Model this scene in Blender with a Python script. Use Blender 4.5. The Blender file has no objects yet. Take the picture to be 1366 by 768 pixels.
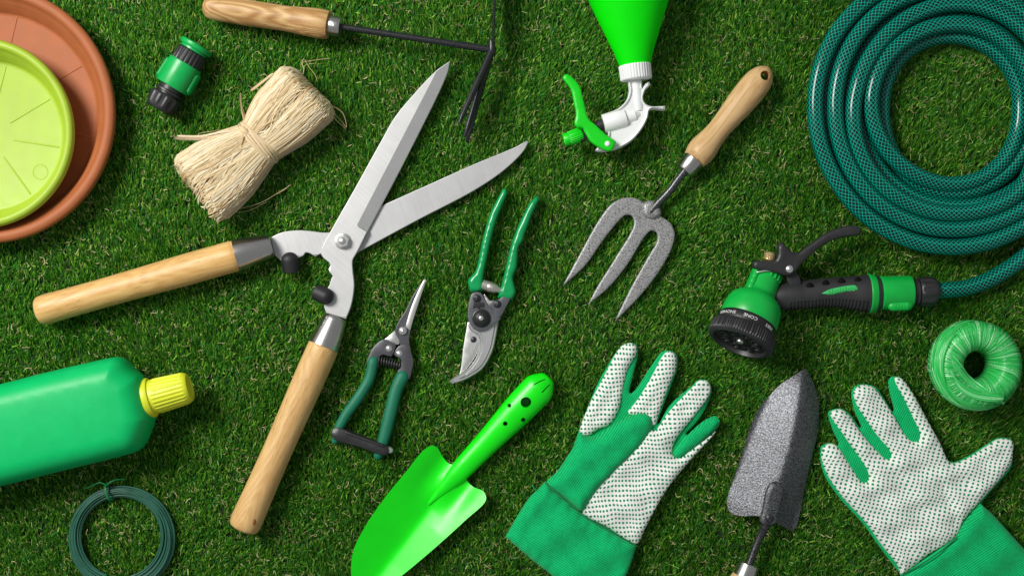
import bpy, bmesh, math, random
import numpy as np
from mathutils import Vector, Matrix
from mathutils.geometry import delaunay_2d_cdt
from mathutils.bvhtree import BVHTree

random.seed(7)
rng = np.random.default_rng(11)
R = math.radians
U = 0.0008            # metres per measured millimetre-unit on the turf
HC = 1800.0           # camera height in those units
CX, CY = 683.0, 384.0
sc = bpy.context.scene
col = sc.collection
BVH_V, BVH_F = [], []

# ------------------------------------------------------------------ colours
def lin(v):
    v /= 255.0
    return v / 12.92 if v <= 0.04045 else ((v + 0.055) / 1.055) ** 2.4
def C(r, g, b): return (lin(r), lin(g), lin(b), 1.0)

# ------------------------------------------------------------------ materials
def new_mat(name):
    m = bpy.data.materials.new(name); m.use_nodes = True
    nt = m.node_tree
    b = nt.nodes['Principled BSDF']
    return m, nt, b
def nd(nt, t, **kw):
    n = nt.nodes.new(t)
    for k, v in kw.items():
        if hasattr(n, k): setattr(n, k, v)
        else: n.inputs[k].default_value = v
    return n
def L(nt, a, b): nt.links.new(a, b)
def coords(nt, ang=0.0, scale=(1, 1, 1)):
    tc = nd(nt, 'ShaderNodeTexCoord')
    mp = nd(nt, 'ShaderNodeMapping')
    mp.vector_type = 'TEXTURE'
    mp.inputs['Rotation'].default_value = (0, 0, ang)
    L(nt, tc.outputs['Object'], mp.inputs['Vector'])
    m2 = nd(nt, 'ShaderNodeMapping')
    m2.inputs['Scale'].default_value = scale
    L(nt, mp.outputs['Vector'], m2.inputs['Vector'])
    return m2.outputs['Vector']
def ramp(nt, fac, stops):
    r = nd(nt, 'ShaderNodeValToRGB')
    e = r.color_ramp.elements
    e[0].position, e[0].color = stops[0]
    e[1].position, e[1].color = stops[-1]
    for p, c in stops[1:-1]:
        x = e.new(p); x.color = c
    L(nt, fac, r.inputs['Fac'])
    return r.outputs['Color']
def bump(nt, b, h, strength=0.2, dist=0.001):
    n = nd(nt, 'ShaderNodeBump', Strength=strength, Distance=dist)
    L(nt, h, n.inputs['Height']); L(nt, n.outputs['Normal'], b.inputs['Normal'])
def M1(nt, op, a, b=None, c=None):
    n = nd(nt, 'ShaderNodeMath', operation=op)
    for i, v in enumerate((a, b, c)):
        if v is None: continue
        if isinstance(v, (int, float)): n.inputs[i].default_value = v
        else: L(nt, v, n.inputs[i])
    return n.outputs[0]

def plastic(name, c, rough=0.35, var=0.12, bumpy=0.06, scale=1400, coat=0.0, spec=0.5):
    m, nt, b = new_mat(name)
    v = coords(nt)
    n = nd(nt, 'ShaderNodeTexNoise', Scale=60.0, Detail=5.0); L(nt, v, n.inputs['Vector'])
    d = tuple(x * (1 - var) for x in c[:3]) + (1,)
    e = tuple(min(1, x * (1 + var)) for x in c[:3]) + (1,)
    L(nt, ramp(nt, n.outputs['Fac'], [(0.35, d), (0.65, e)]), b.inputs['Base Color'])
    n2 = nd(nt, 'ShaderNodeTexNoise', Scale=float(scale), Detail=2.0); L(nt, v, n2.inputs['Vector'])
    bump(nt, b, n2.outputs['Fac'], bumpy, 0.0006)
    n3 = nd(nt, 'ShaderNodeTexNoise', Scale=120.0, Detail=6.0); L(nt, v, n3.inputs['Vector'])
    mr = nd(nt, 'ShaderNodeMapRange'); mr.inputs['To Min'].default_value = max(0.05, rough - 0.08); mr.inputs['To Max'].default_value = rough + 0.1
    L(nt, n3.outputs['Fac'], mr.inputs['Value']); L(nt, mr.outputs['Result'], b.inputs['Roughness'])
    b.inputs['Specular IOR Level'].default_value = spec
    if coat: b.inputs['Coat Weight'].default_value = coat; b.inputs['Coat Roughness'].default_value = 0.2
    return m

def wood(name, ang, light, dark, ring=1.0, seed=0.0):
    m, nt, b = new_mat(name)
    v = coords(nt, ang, (9, 150, 90))
    add = nd(nt, 'ShaderNodeVectorMath', operation='ADD'); add.inputs[1].default_value = (seed, seed * 2.3, seed)
    L(nt, v, add.inputs[0]); v = add.outputs[0]
    n = nd(nt, 'ShaderNodeTexNoise', Scale=1.0, Detail=6.0, Roughness=0.65, Distortion=0.4); L(nt, v, n.inputs['Vector'])
    v2 = coords(nt, ang, (6, 28, 28))
    add2 = nd(nt, 'ShaderNodeVectorMath', operation='ADD'); add2.inputs[1].default_value = (seed * 3, seed, seed * 1.7)
    L(nt, v2, add2.inputs[0])
    n0 = nd(nt, 'ShaderNodeTexNoise', Scale=1.0, Detail=1.5); L(nt, add2.outputs[0], n0.inputs['Vector'])
    s = M1(nt, 'SINE', M1(nt, 'MULTIPLY', n0.outputs['Fac'], 130.0 if ring > 1 else 95.0))
    s = M1(nt, 'MULTIPLY', M1(nt, 'ADD', s, 1.0), 0.13 * ring)
    f = M1(nt, 'ADD', M1(nt, 'MULTIPLY', n.outputs['Fac'], 0.85), s)
    mid = tuple((a + c) / 2 for a, c in zip(light, dark))
    base = ramp(nt, f, [(0.28, light), (0.6, mid), (0.98, dark)])
    n5 = nd(nt, 'ShaderNodeTexNoise', Scale=1.0, Detail=3.0, Roughness=.6); L(nt, coords(nt, ang, (70, 1100, 1100)), n5.inputs['Vector'])
    n6 = nd(nt, 'ShaderNodeTexNoise', Scale=22.0, Detail=4.0); L(nt, coords(nt, ang), n6.inputs['Vector'])
    pm = nd(nt, 'ShaderNodeMix', data_type='RGBA', blend_type='MULTIPLY'); pm.inputs['Factor'].default_value = 1.0
    L(nt, base, pm.inputs['A']); L(nt, ramp(nt, M1(nt, 'MULTIPLY_ADD', n6.outputs['Fac'], .3, n5.outputs['Fac']), [(0.46, (.66, .58, .48, 1)), (0.58, (1, 1, 1, 1))]), pm.inputs['B'])
    L(nt, pm.outputs['Result'], b.inputs['Base Color'])
    # fine dark pores
    bump(nt, b, n.outputs['Fac'], 0.12, 0.0006)
    b.inputs['Roughness'].default_value = 0.42
    b.inputs['Specular IOR Level'].default_value = 0.4
    return m

def steel(name, ang, c=(0.62, 0.62, 0.61, 1), rough=0.36, metallic=0.85, lines=900, strength=0.12, cross=12):
    m, nt, b = new_mat(name)
    v = coords(nt, ang, (cross, lines, lines))
    n = nd(nt, 'ShaderNodeTexNoise', Scale=1.0, Detail=5.0, Roughness=0.7); L(nt, v, n.inputs['Vector'])
    n2 = nd(nt, 'ShaderNodeTexNoise', Scale=35.0, Detail=4.0); L(nt, coords(nt), n2.inputs['Vector'])
    f = M1(nt, 'ADD', M1(nt, 'MULTIPLY', n.outputs['Fac'], 0.7), M1(nt, 'MULTIPLY', n2.outputs['Fac'], 0.3))
    d = tuple(x * 0.9 for x in c[:3]) + (1,); e = tuple(min(1, x * 1.07) for x in c[:3]) + (1,)
    L(nt, ramp(nt, f, [(0.35, d), (0.65, e)]), b.inputs['Base Color'])
    b.inputs['Metallic'].default_value = metallic
    mr = nd(nt, 'ShaderNodeMapRange'); mr.inputs['To Min'].default_value = rough - 0.02; mr.inputs['To Max'].default_value = rough + 0.04
    L(nt, n2.outputs['Fac'], mr.inputs['Value']); L(nt, mr.outputs['Result'], b.inputs['Roughness'])
    bump(nt, b, n.outputs['Fac'], strength, 0.0004)
    return m

def hammered(name, light, dark, scale, metallic=0.6, rough=0.35, lo=0.42, hi=0.56, bs=0.5):
    m, nt, b = new_mat(name)
    v = coords(nt)
    n = nd(nt, 'ShaderNodeTexNoise', Scale=float(scale), Detail=2.0, Roughness=0.55, Distortion=0.6); L(nt, v, n.inputs['Vector'])
    L(nt, ramp(nt, n.outputs['Fac'], [(lo, dark), (hi, light)]), b.inputs['Base Color'])
    b.inputs['Metallic'].default_value = metallic
    b.inputs['Roughness'].default_value = rough
    bump(nt, b, n.outputs['Fac'], bs, 0.0012)
    return m

def cloth(name, c, ang, freq=780.0, strength=0.6, var=0.5):
    m, nt, b = new_mat(name)
    v = coords(nt, ang)
    sep = nd(nt, 'ShaderNodeSeparateXYZ'); L(nt, v, sep.inputs[0])
    nz = nd(nt, 'ShaderNodeTexNoise', Scale=250.0, Detail=3.0); L(nt, v, nz.inputs['Vector'])
    w = M1(nt, 'SINE', M1(nt, 'ADD', M1(nt, 'MULTIPLY', sep.outputs[0], 2 * math.pi / (2.7 * U)), M1(nt, 'MULTIPLY', nz.outputs['Fac'], 1.6)))
    w2 = M1(nt, 'SINE', M1(nt, 'MULTIPLY', sep.outputs[1], 2 * math.pi / (2.1 * U)))
    h = M1(nt, 'ADD', w, M1(nt, 'MULTIPLY', w2, 0.45))
    d = tuple(x * (1 - var) for x in c[:3]) + (1,); e = tuple(min(1, x * (1 + var * 0.6)) for x in c[:3]) + (1,)
    hh = M1(nt, 'ADD', M1(nt, 'MULTIPLY', h, 0.2), M1(nt, 'MULTIPLY_ADD', nz.outputs['Fac'], .35, .32))
    L(nt, ramp(nt, hh, [(0.2, d), (0.7, e)]), b.inputs['Base Color'])
    bump(nt, b, hh, strength, 0.0006)
    b.inputs['Roughness'].default_value = 0.9
    b.inputs['Specular IOR Level'].default_value = 0.15
    b.inputs['Sheen Weight'].default_value = 0.12
    return m

def dotted(name, ang, base, dot, p=5.6, q=5.6, shear=0.0):
    """white knitted cotton with rows of small rubber dots"""
    m, nt, b = new_mat(name)
    v = coords(nt, ang, (1 / (p * U), 1 / (q * U), 1))
    nz = nd(nt, 'ShaderNodeTexNoise', Scale=0.12, Detail=1.0); L(nt, v, nz.inputs['Vector'])
    mixv = nd(nt, 'ShaderNodeVectorMath', operation='MULTIPLY_ADD')
    L(nt, nz.outputs['Color'], mixv.inputs[0]); mixv.inputs[1].default_value = (2.2, 2.2, 0)
    L(nt, v, mixv.inputs[2])
    sep = nd(nt, 'ShaderNodeSeparateXYZ'); L(nt, mixv.outputs[0], sep.inputs[0])
    fx = M1(nt, 'MULTIPLY', M1(nt, 'SUBTRACT', M1(nt, 'FRACT', M1(nt, 'MULTIPLY_ADD', sep.outputs[1], shear, sep.outputs[0])), 0.5), p)
    fy = M1(nt, 'MULTIPLY', M1(nt, 'SUBTRACT', M1(nt, 'FRACT', sep.outputs[1]), 0.5), q)
    r2 = M1(nt, 'SQRT', M1(nt, 'ADD', M1(nt, 'MULTIPLY', fx, fx), M1(nt, 'MULTIPLY', fy, fy)))
    fine = nd(nt, 'ShaderNodeTexNoise', Scale=900.0, Detail=2.0); L(nt, coords(nt, ang), fine.inputs['Vector'])
    r2 = M1(nt, 'ADD', r2, M1(nt, 'MULTIPLY', M1(nt, 'SUBTRACT', fine.outputs['Fac'], 0.5), 1.0))
    msk = nd(nt, 'ShaderNodeMapRange'); msk.inputs['From Min'].default_value = 1.7; msk.inputs['From Max'].default_value = 1.35
    L(nt, r2, msk.inputs['Value'])
    knit = M1(nt, 'ADD', fine.outputs['Fac'], M1(nt, 'MULTIPLY', M1(nt, 'SINE', M1(nt, 'MULTIPLY', sep.outputs[0], 19.0)), 0.12))
    bc = ramp(nt, knit, [(0.3, tuple(x * 0.8 for x in base[:3]) + (1,)), (0.65, base)])
    mx = nd(nt, 'ShaderNodeMix', data_type='RGBA')
    L(nt, msk.outputs['Result'], mx.inputs['Factor']); L(nt, bc, mx.inputs['A']); mx.inputs['B'].default_value = dot
    L(nt, mx.outputs['Result'], b.inputs['Base Color'])
    bump(nt, b, M1(nt, 'ADD', M1(nt, 'MULTIPLY', msk.outputs['Result'], 0.8), M1(nt, 'MULTIPLY', knit, 0.5)), 0.5, 0.0008)
    b.inputs['Roughness'].default_value = 0.85
    b.inputs['Specular IOR Level'].default_value = 0.2
    return m

def attr_mat(name, rough=0.5, transl=0.0, spec=0.4, noise=0.0, streak=None):
    m, nt, b = new_mat(name)
    a = nd(nt, 'ShaderNodeAttribute', attribute_name='Col')
    src = a.outputs['Color']
    if noise:
        n = nd(nt, 'ShaderNodeTexNoise', Scale=noise, Detail=3.0); L(nt, coords(nt), n.inputs['Vector'])
        mx = nd(nt, 'ShaderNodeMix', data_type='RGBA', blend_type='MULTIPLY'); mx.inputs['Factor'].default_value = 0.6
        L(nt, src, mx.inputs['A']); L(nt, ramp(nt, n.outputs['Fac'], [(0.35, (.55, .5, .45, 1)), (0.6, (1, 1, 1, 1))]), mx.inputs['B'])
        src = mx.outputs['Result']
    L(nt, src, b.inputs['Base Color'])
    b.inputs['Roughness'].default_value = rough
    b.inputs['Specular IOR Level'].default_value = spec
    if transl:
        t = nd(nt, 'ShaderNodeBsdfTranslucent'); L(nt, src, t.inputs['Color'])
        ms = nd(nt, 'ShaderNodeMixShader'); ms.inputs[0].default_value = transl
        L(nt, b.outputs[0], ms.inputs[1]); L(nt, t.outputs[0], ms.inputs[2])
        L(nt, ms.outputs[0], nt.nodes['Material Output'].inputs['Surface'])
    return m

def hose_mat():
    m, nt, b = new_mat('braided_hose')
    uv = nd(nt, 'ShaderNodeUVMap', uv_map='UVMap')
    sep = nd(nt, 'ShaderNodeSeparateXYZ'); L(nt, uv.outputs[0], sep.inputs[0])
    def strand(sign, n, k, w):
        f = M1(nt, 'FRACT', M1(nt, 'ADD', M1(nt, 'MULTIPLY', sep.outputs[0], float(n)), M1(nt, 'MULTIPLY', sep.outputs[1], sign * k)))
        d = M1(nt, 'ABSOLUTE', M1(nt, 'SUBTRACT', f, 0.5))
        r = nd(nt, 'ShaderNodeMapRange'); r.inputs['From Min'].default_value = w; r.inputs['From Max'].default_value = w * 0.55
        L(nt, d, r.inputs['Value'])
        return r.outputs['Result']
    s = M1(nt, 'MAXIMUM', strand(1, 12, 10.5, 0.066), strand(-1, 12, 10.5, 0.066))
    s = M1(nt, 'MAXIMUM', s, M1(nt, 'MULTIPLY', strand(1, 5, 0.0, 0.03), 0.6))
    nz = nd(nt, 'ShaderNodeTexNoise', Scale=40.0, Detail=2.0); L(nt, coords(nt), nz.inputs['Vector'])
    basec = ramp(nt, nz.outputs['Fac'], [(0.3, C(0, 30, 29)), (0.7, C(0, 46, 42))])
    mx = nd(nt, 'ShaderNodeMix', data_type='RGBA')
    L(nt, s, mx.inputs['Factor']); L(nt, basec, mx.inputs['A']); mx.inputs['B'].default_value = C(0, 200, 168)
    L(nt, mx.outputs['Result'], b.inputs['Base Color'])
    b.inputs['Roughness'].default_value = 0.5
    b.inputs['Specular IOR Level'].default_value = 0.12
    b.inputs['Coat Weight'].default_value = 0.5
    b.inputs['Coat Roughness'].default_value = 0.13
    return m

# ------------------------------------------------------------------ geometry helpers (units of the turf measure, y up)
def P(x, y, z=0.0): return Vector((x, -y, z))

class MB:
    def __init__(self): self.v = []; self.f = []; self.uv = []; self.c = None
    def add(self, vs, fs, uvs=None, color=None):
        o = len(self.v)
        self.v.extend([tuple(p) for p in vs])
        self.f.extend([tuple(i + o for i in f) for f in fs])
        self.uv.extend(uvs if uvs else [None] * len(fs))
        if color is not None:
            if self.c is None: self.c = []
            self.c.extend([color] * len(vs) if isinstance(color, tuple) else color)
        return self

def catmull(pts, step=None, closed=False, n=None):
    pts = [np.array(p, float) for p in pts]
    m = len(pts); out = []
    rngi = range(m if closed else m - 1)
    for i in rngi:
        p1, p2 = pts[i], pts[(i + 1) % m]
        p0 = pts[(i - 1) % m] if (closed or i > 0) else 2 * p1 - p2
        p3 = pts[(i + 2) % m] if (closed or i + 2 < m) else 2 * p2 - p1
        k = n if n else max(1, int(np.linalg.norm((p2 - p1)[:3]) / step))
        # centripetal
        t01 = max(np.linalg.norm((p1 - p0)[:3]), 1e-6) ** .5; t12 = max(np.linalg.norm((p2 - p1)[:3]), 1e-6) ** .5; t23 = max(np.linalg.norm((p3 - p2)[:3]), 1e-6) ** .5
        m1 = (p2 - p1) + t12 * ((p1 - p0) / t01 - (p2 - p0) / (t01 + t12))
        m2 = (p2 - p1) + t12 * ((p3 - p2) / t23 - (p3 - p1) / (t12 + t23))
        for j in range(k):
            t = j / k
            a = 2 * t**3 - 3 * t**2 + 1; b = t**3 - 2 * t**2 + t; c = -2 * t**3 + 3 * t**2; d = t**3 - t**2
            out.append(a * p1 + b * m1 + c * p2 + d * m2)
    if not closed: out.append(pts[-1])
    return out

def smooth_outline(pts, step=3.0):
    """points; a third value 's' marks a sharp corner"""
    n = len(pts)
    sharp = [i for i, p in enumerate(pts) if len(p) > 2]
    xy = [(p[0], p[1]) for p in pts]
    if not sharp: return [(q[0], q[1]) for q in catmull(xy, step, True)]
    out = []
    for a, i in enumerate(sharp):
        j = sharp[(a + 1) % len(sharp)]
        k = (j - i) % n or n
        seg = [xy[(i + t) % n] for t in range(k + 1)]
        if len(seg) == 2:
            d = math.dist(seg[0], seg[1]); m = max(1, int(d / (step * 2)))
            r = [(seg[0][0] + (seg[1][0] - seg[0][0]) * t / m, seg[0][1] + (seg[1][1] - seg[0][1]) * t / m) for t in range(m)]
        else:
            r = [(q[0], q[1]) for q in catmull(seg, step)][:-1]
        out.extend(r)
    return out

def seg_dist(p, poly):
    a = np.array(poly); b = np.roll(a, -1, 0); ab = b - a
    L2 = np.maximum((ab ** 2).sum(1), 1e-9)
    out = np.empty(len(p))
    for i in range(0, len(p), 4000):
        q = p[i:i + 4000]
        ap = q[:, None, :] - a[None]
        t = np.clip((ap * ab[None]).sum(2) / L2, 0, 1)
        d = ap - t[..., None] * ab[None]
        out[i:i + 4000] = np.sqrt((d ** 2).sum(2)).min(1)
    return out

def inset(ol, r):
    a = np.array(smooth_outline(ol, 3.0)); nxt = np.roll(a, -2, 0); prv = np.roll(a, 2, 0)
    t = nxt - prv; t /= np.maximum(np.linalg.norm(t, axis=1, keepdims=True), 1e-9)
    nrm = np.stack([-t[:, 1], t[:, 0]], 1)
    if 0.5 * np.sum(a[:, 0] * np.roll(a, -1, 0)[:, 1] - np.roll(a, -1, 0)[:, 0] * a[:, 1]) < 0: nrm = -nrm
    q = a + nrm * r
    return [tuple(p) for p in q[seg_dist(q, a) > abs(r) * .9]]
def inside(p, polys):
    r = np.zeros(len(p), bool)
    for poly in polys:
        a = np.array(poly); b = np.roll(a, -1, 0)
        for (x1, y1), (x2, y2) in zip(a, b):
            if y1 == y2: continue
            c = ((y1 > p[:, 1]) != (y2 > p[:, 1])) & (p[:, 0] < (x2 - x1) * (p[:, 1] - y1) / (y2 - y1) + x1)
            r ^= c
    return r

def slab(outline, ztop, zbot, step=6.0, rings=(), holes=(), creases=(), smooth=True, ostep=3.0):
    """solid between two height fields over an outline (photo-measured x, y down). returns verts, faces"""
    ol = smooth_outline(outline, ostep) if smooth else [(p[0], p[1]) for p in outline]
    hs = [list(h) for h in holes]
    polys = [ol] + hs
    pts, edges = [], []
    for poly in polys:
        o = len(pts); pts += [tuple(q) for q in poly]
        edges += [(o + i, o + (i + 1) % len(poly)) for i in range(len(poly))]
    for cr in creases:
        o = len(pts); pts += [tuple(q) for q in cr]
        edges += [(o + i, o + i + 1) for i in range(len(cr) - 1)]
    a = np.array(ol)
    x0, y0 = a.min(0); x1, y1 = a.max(0)
    gx = np.arange(x0 + step * .5, x1, step); gy = np.arange(y0 + step * .5, y1, step * .87)
    g = np.array([(x + (step * .5 if j % 2 else 0), y) for j, y in enumerate(gy) for x in gx]) if len(gx) and len(gy) else np.zeros((0, 2))
    allb = [tuple(q) for poly in polys for q in poly]
    if len(g):
        g = g[inside(g, polys)]
    dmin = (max(rings) if rings else 0) + step * .45
    if len(g):
        d = seg_dist(g, ol)
        for h in hs: d = np.minimum(d, seg_dist(g, h) + dmin - 1.5)
        g = g[d > dmin]
        if creases and len(g):
            for cr in creases:
                for q1, q2 in zip(cr[:-1], cr[1:]):
                    g = g[seg_dist(g, [q1, q2]) > step * .4]
    pts += [tuple(q) for q in g]
    if rings:
        nxt = np.roll(a, -1, 0); prv = np.roll(a, 1, 0)
        t = nxt - prv; t /= np.maximum(np.linalg.norm(t, axis=1, keepdims=True), 1e-9)
        nrm = np.stack([-t[:, 1], t[:, 0]], 1)
        area = 0.5 * np.sum(a[:, 0] * nxt[:, 1] - nxt[:, 0] * a[:, 1])
        if area < 0: nrm = -nrm
        for rd in rings:
            q = a + nrm * rd
            q = q[inside(q, polys)]
            if len(q):
                q = q[seg_dist(q, ol) > rd * .93]
            if creases and len(q):
                for cr in creases:
                    for q1, q2 in zip(cr[:-1], cr[1:]):
                        if len(q): q = q[seg_dist(q, [q1, q2]) > 0.8]
            for h in hs:
                if len(q): q = q[seg_dist(q, h) > 1.2]
            pts += [tuple(w) for w in q]
    res = delaunay_2d_cdt([Vector(p) for p in pts], edges, [], 0, 1e-4)
    V = np.array([(v.x, v.y) for v in res[0]]); T = [tuple(t) for t in res[2]]
    cen = np.array([V[list(t)].mean(0) for t in T])
    ok = inside(cen, polys)
    T = [t for t, k in zip(T, ok) if k]
    used = sorted({i for t in T for i in t}); mp = {u: i for i, u in enumerate(used)}
    V = V[used]; T = [tuple(mp[i] for i in t) for t in T]
    d = seg_dist(V, ol)
    d[d < 1e-3] = 0
    zt = ztop(V[:, 0], V[:, 1], d) + 0 * d; zb = zbot(V[:, 0], V[:, 1], d) + 0 * d
    n = len(V)
    verts = [(x, -y, z) for (x, y), z in zip(V, zt)] + [(x, -y, z) for (x, y), z in zip(V, zb)]
    faces = [t for t in T] + [tuple(i + n for i in reversed(t)) for t in T]
    ec = {}
    for t in T:
        for i in range(3):
            e = (t[i], t[(i + 1) % 3]); k = (min(e), max(e))
            ec.setdefault(k, []).append(e)
    for k, l in ec.items():
        if len(l) == 1:
            i, j = l[0]
            faces.append((i, i + n, j + n, j))
    return verts, faces

def plate(outline, z0, z1, bev=1.2, step=14, holes=(), smooth=True, dome=0.0, ostep=3.0):
    def zt(x, y, d):
        t = np.clip(d / bev, 0, 1)
        return z1 - bev * (1 - np.sqrt(1 - (1 - t) ** 2)) + dome * np.sqrt(np.clip(d - bev, 0, 8))
    return slab(outline, zt, lambda x, y, d: z0 + 0 * d, step, (bev * .3, bev), holes, smooth=smooth, ostep=ostep)

def puff(outline, zc, ht, hb, w, step=5, p=2.0, extra=None, holes=(), ostep=3.0):
    """cushion: rises from the edge over width w"""
    def prof(d): return (1 - (1 - np.clip(d / w, 0, 1)) ** p) ** (1 / p)
    def zt(x, y, d): return zc + ht * prof(d) + (extra(x, y, d) if extra else 0)
    def zb(x, y, d): return zc - hb * prof(d)
    return slab(outline, zt, zb, step, tuple(r for r in (w * .03, w * .1, w * .22, w * .42) if r > .25), holes, ostep=ostep)

def rings_mesh(cs, ts, rh, rv, seg=32, cap=(True, True), mod=None, uvk=None, up=Vector((0, 0, 1)), phase=0.0):
    vs, fs, uvs = [], [], []
    Lc = 0.0; lens = [0.0]
    for i in range(1, len(cs)):
        Lc += (cs[i] - cs[i - 1]).length; lens.append(Lc)
    for i, (c, t) in enumerate(zip(cs, ts)):
        side = t.cross(up)
        if side.length < 1e-4: side = Vector((1, 0, 0))
        side.normalize(); u = side.cross(t).normalized()
        for k in range(seg):
            th = 2 * math.pi * k / seg + phase
            m = mod(th, i, lens[i]) if mod else 1.0
            vs.append(c + side * (rh[i] * m * math.cos(th)) + u * (rv[i] * m * math.sin(th)))
    for i in range(len(cs) - 1):
        for k in range(seg):
            a = i * seg + k; b = i * seg + (k + 1) % seg
            fs.append((a, b, b + seg, a + seg))
            if uvk: uvs.append(((k / seg, lens[i] * uvk), ((k + 1) / seg, lens[i] * uvk), ((k + 1) / seg, lens[i + 1] * uvk), (k / seg, lens[i + 1] * uvk)))
            else: uvs.append(None)
    if cap[0]: fs.append(tuple(range(seg - 1, -1, -1))); uvs.append(None)
    if cap[1]: o = (len(cs) - 1) * seg; fs.append(tuple(o + k for k in range(seg))); uvs.append(None)
    return vs, fs, uvs

def lathe(p0, p1, prof, seg=40, flat=1.0, mod=None, cap=(True, True), up=Vector((0, 0, 1))):
    """prof: list of (distance along p0->p1, radius)"""
    d = (p1 - p0).normalized()
    cs = [p0 + d * t for t, r in prof]
    rh = [r for t, r in prof]; rv = [r * flat for r in rh]
    return rings_mesh(cs, [d] * len(cs), rh, rv, seg, cap, mod, up=up)

def tube(path, rad, step=4, seg=16, flat=1.0, caps='round', uvk=None, mod=None, resample=True):
    """path of Vectors, rad list or number"""
    n = len(path)
    rad = [rad] * n if isinstance(rad, (int, float)) else list(rad)
    q = [(p.x, p.y, p.z, r) for p, r in zip(path, rad)]
    if resample and n > 2: q = [tuple(v) for v in catmull(q, step)]
    cs = [Vector(v[:3]) for v in q]; rs = [max(0.05, v[3]) for v in q]
    m = len(cs)
    ts = [(cs[min(i + 1, m - 1)] - cs[max(i - 1, 0)]).normalized() for i in range(m)]
    if caps == 'round':
        for end in (0, 1):
            c, t, r = (cs[0], -ts[0], rs[0]) if end == 0 else (cs[-1], ts[-1], rs[-1])
            ex = [(c + t * (r * math.sin(a)), r * math.cos(a)) for a in (R(25), R(50), R(70), R(84))]
            if end == 0:
                cs = [e[0] for e in reversed(ex)] + cs; rs = [e[1] for e in reversed(ex)] + rs; ts = [ts[0]] * 4 + ts
            else:
                cs += [e[0] for e in ex]; rs += [e[1] for e in ex]; ts += [ts[-1]] * 4
    return rings_mesh(cs, ts, rs, [r * flat for r in rs], seg, (True, True), mod, uvk)

def disc(c, r, h, seg=32, dome=0.3, mod=None):
    """flat round head standing on z"""
    pr = [(0, r), (h * .6, r), (h * .85, r * .92), (h, r * .75), (h + dome * r * .35, r * .4), (h + dome * r * .5, r * .05)]
    return lathe(c, c + Vector((0, 0, 1)), pr, seg, mod=mod, up=Vector((0, 1, 0)))

def circ(x, y, r, n=20): return [(x + r * math.cos(2 * math.pi * k / n), y + r * math.sin(2 * math.pi * k / n)) for k in range(n)]

def lathe_slab(p0, p1, prof, zc0, zc1, flat=1.0, holes=(), step=3.0, flatb=None):
    """round bar lying flat whose side holes go right through; prof (t, r)"""
    ax = np.array([p1[0] - p0[0], p1[1] - p0[1]], float); Lx = np.linalg.norm(ax); ax /= Lx
    nr = np.array([-ax[1], ax[0]])
    pp = np.array([(q[0], q[1]) for q in catmull(prof, 3.0)])
    tt, rr = pp[:, 0], pp[:, 1]
    a = np.array(p0) + tt[:, None] * ax + rr[:, None] * nr
    b = np.array(p0) + tt[:, None] * ax - rr[:, None] * nr
    ol = [tuple(q) for q in a] + [tuple(q) for q in b[::-1]]
    def core(x, y):
        rx, ry = x - p0[0], y - p0[1]
        t = rx * ax[0] + ry * ax[1]; o = rx * nr[0] + ry * nr[1]
        r = np.interp(t, tt, rr)
        z = zc0 + (zc1 - zc0) * np.clip(t / Lx, 0, 1)
        return z, np.sqrt(np.clip(r * r - o * o, 0, None)), r
    def zt(x, y, d):
        z, h, r = core(x, y); h = np.where(d <= 0, 0, h); return z + flat * h
    fb = flat if flatb is None else flatb
    def zb(x, y, d):
        z, h, r = core(x, y); h = np.where(d <= 0, 0, h); return z - fb * h
    return slab(ol, zt, zb, step, (0.4, 1.2, 2.6, 4.5), holes, smooth=False)

# ------------------------------------------------------------------ object helpers
def thing(name, label, cat, x, y, group=None, zr=20):
    s = (HC - zr) / HC * U
    o = bpy.data.objects.new(name, None); col.objects.link(o)
    o.empty_display_size = 0.02
    o.location = ((x - CX) * s, -(y - CY) * s, 0)
    o['label'] = label; o['category'] = cat
    if group: o['group'] = group
    o['unit_scale'] = s
    return o

def part(name, mb, mat, parent, angle=38, label=None, root=None, closed=True, weld=True):
    """one mesh object under its thing (or under a part of it)"""
    if isinstance(mb, tuple):
        t = mb; mb = MB(); mb.add(t[0], t[1], t[2] if len(t) > 2 else None)
    root = root or parent
    while root.parent: root = root.parent
    s = root['unit_scale']; L0 = root.location
    V = np.array(mb.v, float)
    W = np.empty_like(V)
    W[:, 0] = (V[:, 0] - CX) * s; W[:, 1] = (V[:, 1] + CY) * s; W[:, 2] = V[:, 2] * s
    o0 = len(BVH_V)
    BVH_V.extend(map(tuple, W)); BVH_F.extend([tuple(i + o0 for i in f) for f in mb.f])
    W -= np.array(L0)
    me = bpy.data.meshes.new(name)
    me.from_pydata([tuple(w) for w in W], [], mb.f)
    if any(u is not None for u in mb.uv):
        ul = me.uv_layers.new(name='UVMap')
        flat = []
        for f, u in zip(mb.f, mb.uv):
            for i in range(len(f)): flat.extend(u[i] if u else (0, 0))
        ul.data.foreach_set('uv', flat)
    if mb.c is not None:
        ca = me.color_attributes.new('Col', 'FLOAT_COLOR', 'POINT')
        ca.data.foreach_set('color', np.array(mb.c, np.float32).ravel())
    if closed:
        bm = bmesh.new(); bm.from_mesh(me)
        bmesh.ops.recalc_face_normals(bm, faces=bm.faces[:])
        bm.to_mesh(me); bm.free()
    me.polygons.foreach_set('use_smooth', [True] * len(me.polygons))
    me.set_sharp_from_angle(angle=R(angle))
    me.materials.append(mat)
    o = bpy.data.objects.new(name, me); col.objects.link(o)
    o.parent = parent
    if label: o['label'] = label
    return o

def mb_of(*items):
    m = MB()
    for t in items: m.add(t[0], t[1], t[2] if len(t) > 2 else None)
    return m

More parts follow.
